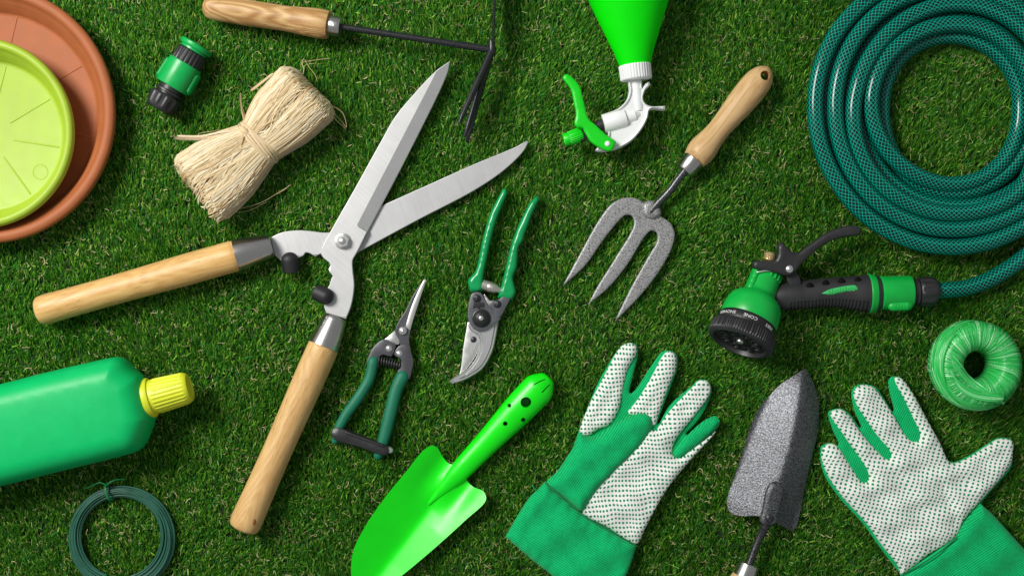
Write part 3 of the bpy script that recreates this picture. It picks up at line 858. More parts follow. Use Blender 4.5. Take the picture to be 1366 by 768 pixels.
# =================================================================== SPRAY BOTTLE
def sprayer():
    t = thing('spray_bottle', 'bright green spray bottle with white trigger head lying at the top edge', 'spray bottle', 846, 100, None, 45)
    m_neon = plastic('neon_green_plastic', C(2, 232, 4), .5, .02, .04, spec=.2)
    m_neon2 = plastic('trigger_green_plastic', C(8, 208, 22), .36, .03, .05)
    a = P(847.3, 88, 44); b = P(838.8, -6, 52)
    pr = [(0, 16), (.4, 19.5), (1.5, 20.8), (3, 21.4), (20, 27), (86, 53), (100, 57), (108, 59), (150, 60), (300, 60), (306, 58), (310, 50)]
    part('bottle_body', lathe(a, b, pr, 64, .86), m_neon, t)
    part('screw_cap', lathe(P(846.8, 86.5, 44), P(849, 106.5, 44), [(0, 19), (.5, 21.3), (1.5, 21.6), (3, 21.2), (18, 20.9), (19.5, 20.4), (20.5, 19), (20.7, 8)], 160, mod=ribmod(34, .016)), m_white, t)
    zc = 44
    hood = [(837, 106, 's'), (839.5, 121), (835.5, 134), (824.7, 145), (804, 153, 's'), (806, 163), (811, 180), (797, 197), (794, 200.5), (797, 202), (814.5, 201), (831, 195.5), (845, 186), (857, 171), (864, 157), (866.5, 147),
            (887, 147, 's'), (887.4, 141.8, 's'), (868, 142), (861, 138.5), (857.8, 133), (858.5, 126), (862, 119), (867.5, 113.5), (866, 109.5), (860.5, 112.5), (856.5, 119), (856, 106, 's')]
    def zt(x, y, d): return zc + 4 + 3.2 * np.clip(1 - np.abs(d - 1.6) / 1.6, 0, 1)
    head = part('sprayer_head', slab(hood, zt, lambda x, y, d: zc - 9 + 0 * d, 4, (.5, 1.6, 3.2)), m_white, t, 30)
    br = mb_of(lathe(P(805, 165.5, zc), P(859, 151, zc), [(0, 9), (.3, 12.4), (1, 12.9), (26, 12.7), (31, 12), (32, 8.6), (44, 8.3), (45.5, 6.4), (50, 5.2), (51, 4.2), (56, 3.6)], 40))
    part('barrel', br, m_white, head)
    part('neck_pipe', lathe(P(848.5, 106, zc), P(853, 150, zc), [(0, 7.5), (38, 7), (42, 6)], 32), m_white, head)
    part('piston', mb_of(lathe(P(788, 172, zc), P(809, 164.5, zc), [(0, 5.5), (9, 5.6), (9.4, 7.4), (17, 7.6), (23, 7.6)], 32), lathe(P(772, 182, zc), P(786, 177, zc), [(0, 8), (1, 8.8), (8, 8.6), (12, 6)], 32)), m_black, t)
    part('nozzle', lathe(P(753, 187, zc), P(777, 178.5, zc), [(1, .3), (1, 5), (-.6, 5.4), (-.6, 8.4), (.4, 9), (7, 8.8), (8, 9.2), (24, 9.6), (25.2, 9), (25.4, 6)], 140, mod=lambda th, i, l: 1 + (.045 * max(-1, min(1, 2.5 * math.sin(24 * th))) if i > 5 else 0)), m_neon2, t)
    tr = [(754.5, 102), (751, 105.5), (755, 111), (762, 121), (766, 138), (769, 154.5), (767, 167), (769, 170), (775.6, 170), (782, 180), (788.5, 190), (806, 200.5), (813.7, 201.6), (819.8, 190.5, 's'), (807.7, 183), (792, 168.5), (783.5, 161), (776.4, 136), (770.5, 116)]
    trg = part('trigger', puff(inset(tr, -1.4), zc + 12, 5.0, 5, 3, 3, 3.0), m_neon2, t, 60)
    part('screw', disc(P(809.4, 193.4, zc + 15), 3.6, 3.4, 24, .3), m_white, trg)
sprayer()

# =================================================================== HAND FORK
def fork():
    t = thing('hand_fork', 'three pronged hand fork with grey hammered tines and pale wooden handle', 'hand fork', 870, 280, None, 26)
    a, b = (925, 214), (1020.5, 97.5)
    pr = [(0, 14), (1, 15.4), (4, 16.4), (12, 18.6), (20, 18.9), (30, 17.4), (45, 15.3), (55, 15), (75, 16.4), (95, 18.4), (112, 19.4), (128, 19.3), (140, 17.6), (149, 14), (155, 9), (158, 4.5), (159, 1)]
    h = part('handle', lathe_slab(a, b, pr, 28, 29, .95, [circ(1017.5, 103.5, 6.6, 26)], 3.0), wood('pale_wood_handle', ang_of(a, b), C(222, 188, 136), C(184, 140, 88), .8, 8.7), t, 40)
    d = (P(*b) - P(*a)).normalized()
    part('ferrule', lathe(P(912.5, 229, 28), P(926, 213, 28), [(0, 6), (.4, 12), (1.4, 12.8), (18, 14.6), (20.4, 14.6), (20.8, 13)], 40), m_ferrule, h)
    m_f = hammered('grey_hammered_paint', C(168, 168, 168), C(84, 84, 86), 900, .4, .45, .36, .52, .25)
    m_s = hammered('shank_paint', C(92, 94, 96), C(46, 46, 48), 800, .5, .28, .36, .6, .15)
    ol = [(750.4, 382, 's'), (771, 344), (801, 291), (816.4, 271.5), (831.6, 264), (847, 263.5), (859.6, 270), (870, 279), (882, 288), (895, 297), (901, 311), (897.6, 329), (882, 359), (857, 392), (821.5, 429, 's'),
          (826, 418), (842, 385), (864.6, 344), (877.5, 321), (877, 310), (870, 307), (862, 313.7), (836.7, 354), (811, 385), (785.5, 406, 's'), (796, 385), (821.5, 344), (846.5, 299), (844, 288), (836.7, 286), (829, 291), (806, 319), (781, 354)]
    def zt(x, y, d):
        tip = np.clip(((y - 300) * .8 - (x - 850) * .6) / 110, 0, 1)
        return 14 + 5 * (1 - tip) ** .8 + 1.3 * np.sqrt(np.clip(d, 0, 1.8) / 1.8)
    part('tines', slab(ol, zt, lambda x, y, d: 12 + 0 * d, 3.5, (.4, 1.2, 3)), m_f, t, 50)
    part('shank', tube([P(917, 224, 28), P(905, 239, 27), P(893, 255, 25), P(879, 270, 22), P(868, 284, 19)], [5.6, 5.2, 5.0, 5.2, 7.2], seg=24), m_s, t)
    part('socket', puff([(858, 272), (868, 266.5), (878, 272), (883, 285), (874, 292), (861, 290), (857, 283)], 19, 7, 3, 7, 2.5), m_f, t, 60)
fork()

# =================================================================== HOSE
def hose():
    t = thing('garden_hose', 'coiled dark teal garden hose with braided pattern at the right edge', 'hose', 1270, 145, None, 36)
    pts = [(1246, 388.5, 31), (1262, 387, 30), (1290, 384.5, 25), (1318, 376, 22), (1346, 361, 22), (1372, 342, 24), (1402, 312, 28), (1434, 264, 33), (1453, 210, 37)]
    # spiral turns: centre, radius, height at four key angles (right, top, left, bottom)
    turns = [  # (xr, yt, xl, yb, z): upper layer winding in, then the lower layer winding out
        (1457, -40, 1087, 328, 38), (1434, -14, 1112, 307, 39), (1412, 8, 1137, 286, 40), (1380, 31, 1164, 254, 38),
        (1368, 45, 1179, 240, 20), (1392, 20, 1155, 264, 20), (1416, -4, 1131, 288, 20), (1440, -28, 1106, 312, 20)]
    xr0, yt0, xl0, yb0, z0 = turns[0]
    N = 96
    spec = []
    for k, tn in enumerate(turns):
        xr, yt, xl, yb, z = tn
        nx = turns[min(k + 1, len(turns) - 1)]
        cyy = (yt + yb) / 2
        keys = [((xr), cyy, z), ((xr + xl) / 2, yt, z), (xl, cyy, z), ((xr + xl) / 2, yb, z)]
        for j in range(N):
            th = 2 * math.pi * j / N           # 0 right, 90 top, 180 left, 270 bottom
            f0 = .83 if k < 3 else .45
            f = max(0.0, (j / N - f0) / (1 - f0))   # step over to the next turn while running bottom -> right
            f = f * f * (3 - 2 * f)
            if k == len(turns) - 1: f = 0
            q = []
            for (A_, B_, C_, D_, zz) in (tn, nx):
                cx, cy = (A_ + C_) / 2, (B_ + D_) / 2
                q.append((cx + (A_ - C_) / 2 * math.cos(th), cy - (D_ - B_) / 2 * math.sin(th), zz))
            wob = 1.7 * math.sin(3 * th + k * 1.7) + 1.5 * math.sin(2 * th + k * 2.9)
            x, y, zz = (q[0][i] * (1 - f) + q[1][i] * f for i in range(3))
            spec.append((x + wob * math.cos(th), y - wob * math.sin(th), zz + .8 * math.sin(2 * th + k)))
            if k == len(turns) - 1 and j > 88: break
    pts = pts + spec[2:]
    path = [P(*p) for p in pts]
    q = [Vector(v) for v in catmull([tuple(p) for p in path], 4.0)]
    r = 11.0
    part('hose_tube', tube(q, r, seg=28, resample=False, uvk=1 / (2 * math.pi * r), caps='flat'), hose_mat(), t, 60)
    # coupling on the spray gun end
    a, b = P(1174, 390.8, 33), P(1250, 388.5, 32)
    def lt(prof, seg=64, mod=None): return lathe(a, b, prof, seg, mod=mod)
    cp = part('coupling', lt([(0.5, 16), (.8, 21), (2, 22.4), (40, 22.4), (42, 21.6), (42.4, 16)]), m_green_gun, t)
    c0, c1 = P(1188, 408, 46), P(1208, 407, 46)
    part('release_button', tube([c0 + (c1 - c0) * (i / 40) for i in range(41)], [6.5 + (0.5 if (i // 2) % 2 else 0) for i in range(41)], seg=20, flat=.9, resample=False), m_green_gun, cp)
    part('neck', lt([(40, 15), (44, 17), (47, 17), (47.3, 18.6), (50, 18.8), (50.3, 16), (55, 16)]), m_black, t)
    def nutmod(th, i, l): return 1 + (0.035 * max(-1, min(1, 4 * math.sin(10 * th))) if 3 <= i <= 6 else 0)
    part('collar_nut', lt([(52, 14), (52.6, 17.8), (54, 18.8), (56, 19.2), (57, 19.3), (66, 19.3), (70, 19), (72, 18.6), (75, 17.8), (76.5, 16), (76.6, 11)], 120, nutmod), m_black, t)
hose()

# =================================================================== SPRAY GUN
def gun():
    t = thing('hose_spray_gun', 'green and black multi-pattern hose spray gun joined to the hose', 'spray gun', 1040, 400, None, 42)
    tilt = R(19)
    d2 = Vector((-0.425, -0.905, 0)).normalized()      # towards the nozzle face, image down-left
    ax = (d2 * math.cos(tilt) + Vector((0, 0, 1)) * math.sin(tilt)).normalized()
    o = P(1025, 366, 31)                                # barrel top
    def pt(s): return o + ax * s
    def lt(prof, seg=64, mod=None, flat=1.0): return lathe(pt(0), pt(100), prof, seg, mod=mod, flat=flat)
    body = [(-6, 10), (-5, 17), (-3.4, 19.6), (0, 20.6), (26, 21.2), (31, 22), (34, 24.5), (38, 30), (43, 34.5), (50, 37.2), (60, 38.6), (74, 39.2), (75, 38.5), (75.4, 30)]
    part('barrel', lt(body), m_green_gun, t, 40)
    part('barrel_rib', mb_of(*[tube([pt(4 + 0) + Vector((math.cos(a), math.sin(a), 0)) * 0 + pt(0) * 0 + (ax.cross(Vector((0, 0, 1))).normalized() * (20.8 * math.cos(a)) + ax.cross(Vector((0, 0, 1))).normalized().cross(ax) * (20.8 * math.sin(a))) - ax * 5,
                                    pt(7) + (ax.cross(Vector((0, 0, 1))).normalized() * (20.8 * math.cos(a)) + ax.cross(Vector((0, 0, 1))).normalized().cross(ax) * (20.8 * math.sin(a)))], 1.5, seg=10) for a in [R(x) for x in (95, 113, 131, 149)]]), m_green_gun, t)
    sd = ax.cross(Vector((0, 0, 1))).normalized(); upv = sd.cross(ax)
    # side rail with grooves
    rail = mb_of(*[tube([pt(3 + 8 * k) + sd * (21.5 * math.cos(R(40))) + upv * (21 * math.sin(R(40))), pt(8.6 + 8 * k) + sd * (21.5 * math.cos(R(40))) + upv * (21 * math.sin(R(40)))], 4.6, seg=16) for k in range(4)])
    part('side_rail', rail, m_green_gun, t)
    part('wire_clip', tube([pt(2) + sd * -2 + upv * 22.5, pt(5) + sd * 6 + upv * 22.5, pt(11) + sd * 16 + upv * 18.5], 1.2, seg=10), m_chrome, t)
    # dial
    m_b = m_black
    band = part('dial_band', lt([(74, 36), (74.3, 39.4), (75, 40), (86, 41), (87, 40.4), (87.3, 37)], 96), plastic('dial_black', C(34, 34, 36), .45, .15, .1), t, 40)
    ring = lt([(86.8, 38), (87, 41.5), (88, 43), (91, 43.6), (101, 44), (104, 43.2), (106, 41.5), (107, 39.5), (107, 36.5), (104, 35.5), (101, 34.8), (100, 5), (100, .2)], 320, lambda th, i, l: 1 + (.016 * max(-1, min(1, 2.5 * math.sin(72 * th))) if 1 < i < 6 else 0))
    dial = part('dial_ring', ring, m_b, t, 40)
    fc = MB()
    for k in range(8):
        a = 2 * math.pi * k / 8
        c = pt(99.5) + sd * (23 * math.cos(a)) + upv * (23 * math.sin(a))
        fc.add(*lathe(c, c + ax, [(0, 6.8), (3.4, 6.8), (3.8, 6.2), (3.8, 4.4), (1.6, 4), (1.6, .2)], 24))
    fc.add(*lathe(pt(99.5), pt(104), [(0, 9.5), (3.4, 9.5), (4, 8.6), (4, 7), (2, 6.4), (2, .2)], 32))
    part('outlet', fc, m_b, dial, 40)
    part('centre_screw', lathe(pt(101), pt(110), [(0, 5), (3, 5), (4.4, 4), (4.8, 1)], 24), m_chrome, dial)
    # lettering on the band
    m_txt = plastic('white_print', C(225, 225, 222), .5, .02)
    def word(txt, phi):
        cu = bpy.data.curves.new('lettering', 'FONT'); cu.body = txt; cu.align_x = 'CENTER'; cu.align_y = 'CENTER'; cu.size = 6.6; cu.extrude = 0.15; cu.resolution_u = 3
        tmp = bpy.data.objects.new('lettering_source', cu); col.objects.link(tmp)
        dg = bpy.context.evaluated_depsgraph_get(); me = bpy.data.meshes.new_from_object(tmp.evaluated_get(dg))
        vs = []
        for v in me.vertices:
            rr = 41.0 + v.co.z
            a = phi - v.co.x * 1.05 / 41.0
            # reading direction = ax x radial
            e = sd * math.sin(a) * -1 + upv * math.cos(a)
            vs.append(pt(80.8 + v.co.y * .95) + e * (rr - .35 + (v.co.y) * .0))
        fs = [tuple(p.vertices) for p in me.polygons]
        bpy.data.objects.remove(tmp); bpy.data.meshes.remove(me); bpy.data.curves.remove(cu)
        return vs, fs
    for txt, ph in (('SHOWER', -58), ('CONE', -9), ('MIST', 33)):
        part('lettering', word(txt, R(ph)), m_txt, band, 20)
    # grip
    m_grip = plastic('grip_rubber', C(44, 44, 46), .48, .15, .15)
    st = [(1026, 396, 9, 33), (1032, 396.5, 14, 33), (1041, 396, 17, 33), (1056, 395, 19, 33), (1075, 393.5, 19.5, 33), (1103, 390.5, 20, 33), (1132, 390.5, 22, 33), (1152, 391.5, 25, 33), (1163, 391.5, 25.8, 33)]
    q = catmull([(x, -y, z, r) for x, y, r, z in st], 0.9)
    def gmod(th, i, l):
        xx = q[min(max(i - 4, 0), len(q) - 1)][0]
        deg = math.degrees(th) % 360
        if 1052 < xx < 1158 and (deg < 62 or deg > 330):
            return 1 - .075 * (1 if math.sin(2 * math.pi * xx / 4.6) > .1 else 0)
        return 1
    grip = part('grip', tube([Vector(v[:3]) for v in q], [v[3] for v in q], seg=64, flat=.9, resample=False, mod=gmod), m_grip, t, 30)
    m_leaf = plastic('grip_inlay', C(60, 184, 98), .45, .05, .1)
    leaf = [(1093, 391.5, 's'), (1104, 386), (1116, 383), (1130, 380.6), (1139, 380), (1144, 382), (1145, 386), (1141, 389.8), (1130, 389), (1118, 391), (1106, 393.5)]
    lf = part('grip_inlay', puff(leaf, 50.2, 3.2, 8, 3, 2.5), m_leaf, grip, 60)
    dots = MB()
    for i in range(11):
        for j in range(3):
            x = 1104 + i * 3.6; y = 385.5 + j * 3 - i * .25 + (1.5 if i % 2 else 0)
            if inside(np.array([[x, y]]), [smooth_outline(leaf)])[0] and seg_dist(np.array([[x, y]]), smooth_outline(leaf))[0] > 1:
                dots.add(*disc(P(x, y, 53.0), .85, 1.0, 10, .5))
    part('inlay_stud', dots, m_green_gun, lf)
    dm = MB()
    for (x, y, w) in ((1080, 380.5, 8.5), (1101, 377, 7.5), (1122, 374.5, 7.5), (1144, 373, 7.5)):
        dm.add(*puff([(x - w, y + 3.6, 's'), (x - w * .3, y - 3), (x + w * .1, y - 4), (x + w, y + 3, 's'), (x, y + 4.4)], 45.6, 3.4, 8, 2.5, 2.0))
    part('finger_notch', dm, plastic('notch_shade', C(7, 7, 8), .7, .1, spec=.15), grip)  # raised pads; near-black colour stands in for the shade inside hollow notches
    part('end_ring', lathe(P(1160, 391.5, 33), P(1172, 391.2, 33), [(0, 20), (.5, 25.8), (1.5, 26.6), (8.5, 25.2), (9.6, 24.6), (10, 18)], 64, .92), m_green_gun, t)
    part('connector_stub', lathe(P(1168, 391, 33), P(1178, 391, 33), [(0, 16), (8, 16)], 32), m_black, t)
    # trigger
    tr = [(1003, 352), (1005, 357.5), (1018, 360.5), (1034, 364), (1050, 367), (1060, 360.5), (1066, 352), (1073.5, 345), (1093, 328.5), (1116, 317.4), (1145, 312), (1147.5, 308), (1143, 303.4), (1129, 302.2), (1103, 310.6), (1083, 323.5), (1070, 333), (1062, 338.4), (1054, 336.4), (1047, 330), (1040.5, 323.6), (1037, 326), (1036.5, 340), (1033, 347), (1024.5, 349.6), (1008, 348.6)]
    trg = part('trigger', puff(inset(tr, -1.0), 48, 8, 9, 4, 3, 2.8), m_black, t, 60)
    part('rivet', disc(P(1050.6, 359, 54), 5.2, 3.4, 28, .6), m_bolt, trg)
    part('trigger_link', plate([(1049, 364), (1060, 361), (1068, 376), (1066, 382), (1054, 382)], 36, 46, 1.5, 6), m_black, t, 34)
    part('adjusting_screw', lathe(P(1025.5, 348, 42), P(1027.5, 334, 44), [(0, 5), (2, 7.4), (3, 7.8), (4, 6.8), (5.4, 7.8), (7, 6.8), (8.4, 7.8), (10, 6.8), (11, 7.2), (12.4, 5.8), (12.6, .3)], 60, mod=ribmod(20, .03)), m_brass, t)
gun()

# =================================================================== TWINE BALL
def twine():
    t = thing('twine_ball', 'round ball of shiny green plastic twine with a hole through its middle', 'twine', 1301, 486, None, 48)
    cx, cy = 1301.5, 486.5; Rc, a, b, zc = 38.8, 18.7, 34.0, 43.0
    def surf(th, ph, off=0):
        """th round the axis, ph round the section (0 = outside equator, 90 = top, 180 = hole wall)"""
        c, s = math.cos(ph), math.sin(ph)
        r = Rc + (a + off) * math.copysign(abs(c) ** .8, c); z = zc + (b + off) * math.copysign(abs(s) ** .8, s)
        return P(cx + r * math.cos(th), cy - r * math.sin(th), z)
    mb = MB(); n, m = 96, 40
    vs = [surf(2 * math.pi * j / n, 2 * math.pi * k / m, -1) for j in range(n) for k in range(m)]
    fs = [(j * m + k, ((j + 1) % n) * m + k, ((j + 1) % n) * m + (k + 1) % m, j * m + (k + 1) % m) for j in range(n) for k in range(m)]
    mb.add(vs, fs, color=C(30, 170, 80))
    m_tw = attr_mat('plastic_twine', 0.32, 0.25, .75)
    part('ball_core', mb, m_tw, t, 60)
    S = MB()
    def rib(pts, w, c, nf):
        k = len(pts); vv, ff = [], []
        tl = random.uniform(-.35, .35)
        for i, p in enumerate(pts):
            d = (pts[min(i + 1, k - 1)] - pts[max(i - 1, 0)]).normalized(); nn = nf(i)
            sd = d.cross(nn).normalized(); nn = sd.cross(d)
            sd = sd * math.cos(tl) + nn * math.sin(tl)
            vv += [p + sd * w * .5, p + nn * .25, p - sd * w * .5]
        for i in range(k - 1):
            q = i * 3; ff += [(q, q + 1, q + 4, q + 3), (q + 1, q + 2, q + 5, q + 4)]
        S.add(vv, ff, color=c)
    def col_():
        h = random.random()
        base = (0.02, 0.62, 0.10) if h < .45 else ((0.10, 0.78, 0.21) if h < .87 else (0.42, 0.93, 0.48))
        g = random.uniform(.8, 1.1); return tuple(min(1, x * g) for x in base) + (1,)
    for i in range(1050):
        th0 = random.uniform(0, 2 * math.pi); tw = random.gauss(.28, .12); off = random.uniform(.0, 1.6)
        p0, p1 = R(random.uniform(-50, 20)), R(random.uniform(185, 240))
        k = 22; pts, ns = [], []
        for j in range(k):
            ph = p0 + (p1 - p0) * j / (k - 1); th = th0 + tw * (j / (k - 1)) * 1.4
            p = surf(th, ph, off); q = surf(th, ph, off + 2); pts.append(p); ns.append((q - p).normalized())
        rib(pts, random.uniform(.7, 2.2), col_(), lambda i: ns[i])
    part('wound_strands', S, m_tw, t, 70, closed=False)
    S = MB()
    # strands round the outside, mostly seen on the left and below
    for i in range(70):
        off = random.uniform(1.4, 3.6); base = R(random.uniform(-5, 48)); inc = R(random.uniform(8, 30)); ph_t = R(random.uniform(150, 250))
        k = 60; pts, ns = [], []
        t0, t1 = R(random.uniform(90, 150)), R(random.uniform(270, 340))
        for j in range(k):
            th = t0 + (t1 - t0) * j / (k - 1)
            ph = base * .6 + inc * math.cos(th - ph_t)
            p = surf(th, ph, off); q = surf(th, ph, off + 2); pts.append(p); ns.append((q - p).normalized())
        rib(pts, random.uniform(1, 2.6), col_(), lambda i: ns[i])
    # a loose band over the lower left of the top face
    def top(x, y):
        r = math.hypot(x - cx, y - cy); c = max(-1, min(1, (r - Rc) / (a + 3)))
        cc = abs(c) ** (1 / .8); s = math.sqrt(max(0, 1 - cc * cc)) ** .8
        return zc + (b + 2) * s
    for i in range(26):
        o = random.uniform(-7, 7)
        x0, y0, x1, y1 = 1260 + o * .2, 478 - o * .8, 1326 + o * .9, 535 + o * .2
        pts = []
        for j in range(26):
            f = j / 25; bow = 5 * math.sin(math.pi * f) + random.uniform(-.3, .3)
            x = x0 + (x1 - x0) * f - bow * .55; y = y0 + (y1 - y0) * f + bow * .75
            pts.append(P(x, y, max(top(x, y), zc + b * .75) + 1 + random.uniform(0, .6)))
        rib(pts, random.uniform(1.5, 3.2), col_(), lambda i: Vector((0, 0, 1)))
    for i in range(22):
        o = random.uniform(-5, 5)
        pts = [P(*q, 0) for q in ((1258 + o, 492 + o), (1270, 512 + o), (1288, 523 + o), (1310, 527 + o), (1328, 528 + o * .5))]
        pts = [Vector(v) for v in catmull([tuple(p) for p in pts], 3)]
        pts = [Vector((p.x, p.y, max(top(p.x, -p.y), zc + 8) + 1.6)) for p in pts]
        rib(pts, random.uniform(1.6, 3), col_(), lambda i: Vector((0, 0, 1)))
    part('outer_strands', S, m_tw, t, 70, closed=False)
twine()

# =================================================================== GREEN BOTTLE
def bottle():
    t = thing('fertiliser_bottle', 'green plastic bottle with yellow screw cap lying at the left edge', 'bottle', 100, 560, None, 55)
    m_bot = plastic('bottle_green', C(0, 184, 100), .42, .03, .06, 900, spec=.3)
    ol = [(-210, 566), (-100, 537.5), (0, 512), (80, 492), (148.4, 477), (158, 476.2), (167, 480), (178, 491), (192, 503, 's'), (206, 557.5, 's'), (201.5, 573), (192, 594), (185, 600.5), (175, 604.5), (90, 626), (0, 648.5), (-100, 674), (-180, 694), (-200, 690), (-214, 640), (-224, 590)]
    def prof(d, w, p): return (1 - (1 - np.clip(d / w, 0, 1)) ** p) ** (1 / p)
    zc = 56
    def nk(x, y): # distance to the neck keeps the shoulder thick there
        return np.clip((x - 168) / 30, 0, 1)
    def zt(x, y, d): return zc + 36 * prof(d, 30, 2.3) + 8 * prof(d, 66, 2)
    def zb(x, y, d): return zc - 44 * prof(d, 40, 2.4)
    part('bottle_body', slab(ol, zt, zb, 6, (.4, 1.2, 3, 6, 11, 17, 24)), m_bot, t, 60)
    a, b = P(188, 533.5, zc), P(252, 516.2, zc)
    part('neck', lathe(a, b, [(-34, 20), (-6, 22), (0, 22), (8, 19)], 48), m_bot, t)
    m_y = plastic('yellow_plastic', C(216, 224, 46), .4, .03, .06)
    cap = part('screw_cap', lathe(a, b, [(7, 20), (7.2, 26), (8, 26.8), (14, 26.8), (15.4, 26), (15.8, 23.5), (19, 23.2), (20, 23.4), (24, 23.2), (60, 21.2), (63, 20.6), (66, 19.4), (67.5, 17.5), (67.5, 15), (66.5, 14), (66.5, .3)], 220,
                              mod=lambda th, i, l: 1 + (.026 * max(-1, min(1, 2.5 * math.sin(26 * th))) if 8 <= i <= 9 else 0)), m_y, t, 34)
bottle()

# =================================================================== WIRE COIL
def wire():
    t = thing('wire_coil', 'coil of dark green garden wire with twisted ties at the bottom edge', 'wire', 159, 717, None, 22)
    m_w = plastic('green_wire', C(36, 90, 72), .42, .12, .1)
    cx, cy = 159.5, 717.5
    pts = []
    T = 30; N = 60
    rad = [random.uniform(55, 73) for _ in range(T + 1)]
    lanes = [54.8 + 2.45 * (i % 8) for i in range(T + 1)]; random.shuffle(lanes)
    zs = [13 + random.uniform(0, 12) for _ in range(T + 1)]
    order = sorted(range(T + 1), key=lambda i: zs[i])
    lz = {}
    for i in range(T + 1):
        pass
    exx = [random.uniform(-1.2, 1.2) for _ in range(T + 1)]; exy = [random.uniform(-1.2, 1.2) for _ in range(T + 1)]
    for k in range(T):
        for j in range(N):
            f = j / N; f2 = f * f * (3 - 2 * f)
            r = lanes[k] * (1 - f2) + lanes[k + 1] * f2; z = zs[k] * (1 - f2) + zs[k + 1] * f2
            ex = exx[k] * (1 - f) + exx[k + 1] * f; ey = exy[k] * (1 - f) + exy[k + 1] * f
            th = 2 * math.pi * f + 1.0
            bul = 9 * 1 - ((r - 63.5) / 10) ** 2 * 5
            pts.append(P(cx + ex + r * math.cos(th), cy + ey + r * math.sin(th), 11 + (z - 13) * .8 * max(.3, 1 - ((r - 63.5) / 11) ** 2) + 2))
    part('wire_turns', tube(pts, 1.35, seg=8, resample=False), m_w, t, 60)
    m_t = plastic('tie_green', C(12, 120, 60), .4, .1)
    def tie(x, y, ang):
        c = Vector((math.cos(ang), -math.sin(ang), 0)); s = Vector((c.y, -c.x, 0))
        pp = []
        for k in range(49):
            a = 2 * math.pi * k / 24
            pp.append(P(x, y, 19) + c * (12.5 * math.cos(a)) + Vector((0, 0, 10 * math.sin(a))) + s * (-1.2 + 2.4 * k / 48))
        return tube(pp, 1.1, seg=8, resample=False)
    part('tie', mb_of(tie(144, 656, R(-104)), tube([P(145, 645, 29), P(150, 641, 30), P(157, 638.5, 28), P(166, 638.5, 24)], [1.3, 1.2, 1.1, 1], seg=8), tube([P(144, 646, 29), P(136, 642, 30), P(124, 647, 27), P(114, 651, 22)], [1.3, 1.2, 1.1, 1], seg=8)), m_t, t, 60)
    part('tie', mb_of(tie(137, 778, R(110))), m_t, t, 60)
wire()

# =================================================================== GREEN TROWEL
def green_trowel():
    t = thing('hand_trowel', 'bright green all-metal trowel with holes in its handle', 'trowel', 570, 675, None, 28)
    m_g = plastic('green_enamel', C(3, 234, 12), .36, .03, .03, spec=.42, coat=.2)
    ol = [(577.5, 593.6), (583, 597), (590.6, 611), (598, 619), (612, 622), (622, 634), (622, 641), (630, 649.5), (645, 655), (648.7, 664), (645, 671), (622, 692), (600, 712.5), (568, 741), (536, 768), (512, 785), (492, 797), (478, 796), (470, 782), (468, 757.5), (472.5, 731), (487.5, 701), (512, 665), (543.7, 626), (566, 599)]
    a0 = np.array([482, 797.0]); a1 = np.array([600, 641.0]); ax = (a1 - a0) / np.linalg.norm(a1 - a0); nr = np.array([-ax[1], ax[0]])
    if nr[0] < 0: nr = -nr
    def zt(x, y, d):
        o = (x - a0[0]) * nr[0] + (y - a0[1]) * nr[1]; s = (x - a0[0]) * ax[0] + (y - a0[1]) * ax[1]
        gr = np.clip((s - 120) / 80, 0, 1)
        w = 4 + 0 * s
        base = 13 + .41 * (np.sqrt(o * o + w * w) - w)
        # pressed shoulder fold running from the socket end to the right-hand ear
        sock = 9 * np.exp(-(o / 12.0) ** 2) * np.clip((s - 150) / 40, 0, 1)
        sh = -4.0 * np.exp(-((np.abs(o) - 26) / 13.0) ** 2) * np.clip((s - 130) / 60, 0, 1)
        return base + sock + sh + 1.5 * np.clip((60 - s) / 60, 0, 1)
    part('blade', slab(ol, zt, lambda x, y, d: zt(x, y, d) - 1.6, 4, (.5, 1.5)), m_g, t, 40)
    pr = [(0, 1), (15, 4.5), (34, 9), (66, 14.2), (90, 15.4), (115, 16.6), (150, 19.2), (178, 21.4), (205, 21.8), (219, 21), (229, 15), (236, 8.5), (237, 1)]
    holes = [circ(701.5, 535.5, 7.2, 24), circ(679.5, 540, 2.7, 14), circ(674, 564, 3.2, 14), circ(698, 559, 3.1, 14),
             [(711, 512), (718, 508), (727, 504.5), (727.4, 505.6), (718.5, 509.3), (711.6, 513)], [(722, 522), (730, 514), (733.5, 511.5), (734, 512.4), (731, 515), (723, 523)]]
    part('handle', lathe_slab((570, 675), (724, 512), pr, 15, 26, .72, holes, 3.0, .45), m_g, t, 32)
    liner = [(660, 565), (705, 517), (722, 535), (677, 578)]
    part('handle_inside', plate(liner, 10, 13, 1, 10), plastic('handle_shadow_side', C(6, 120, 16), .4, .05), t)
green_trowel()

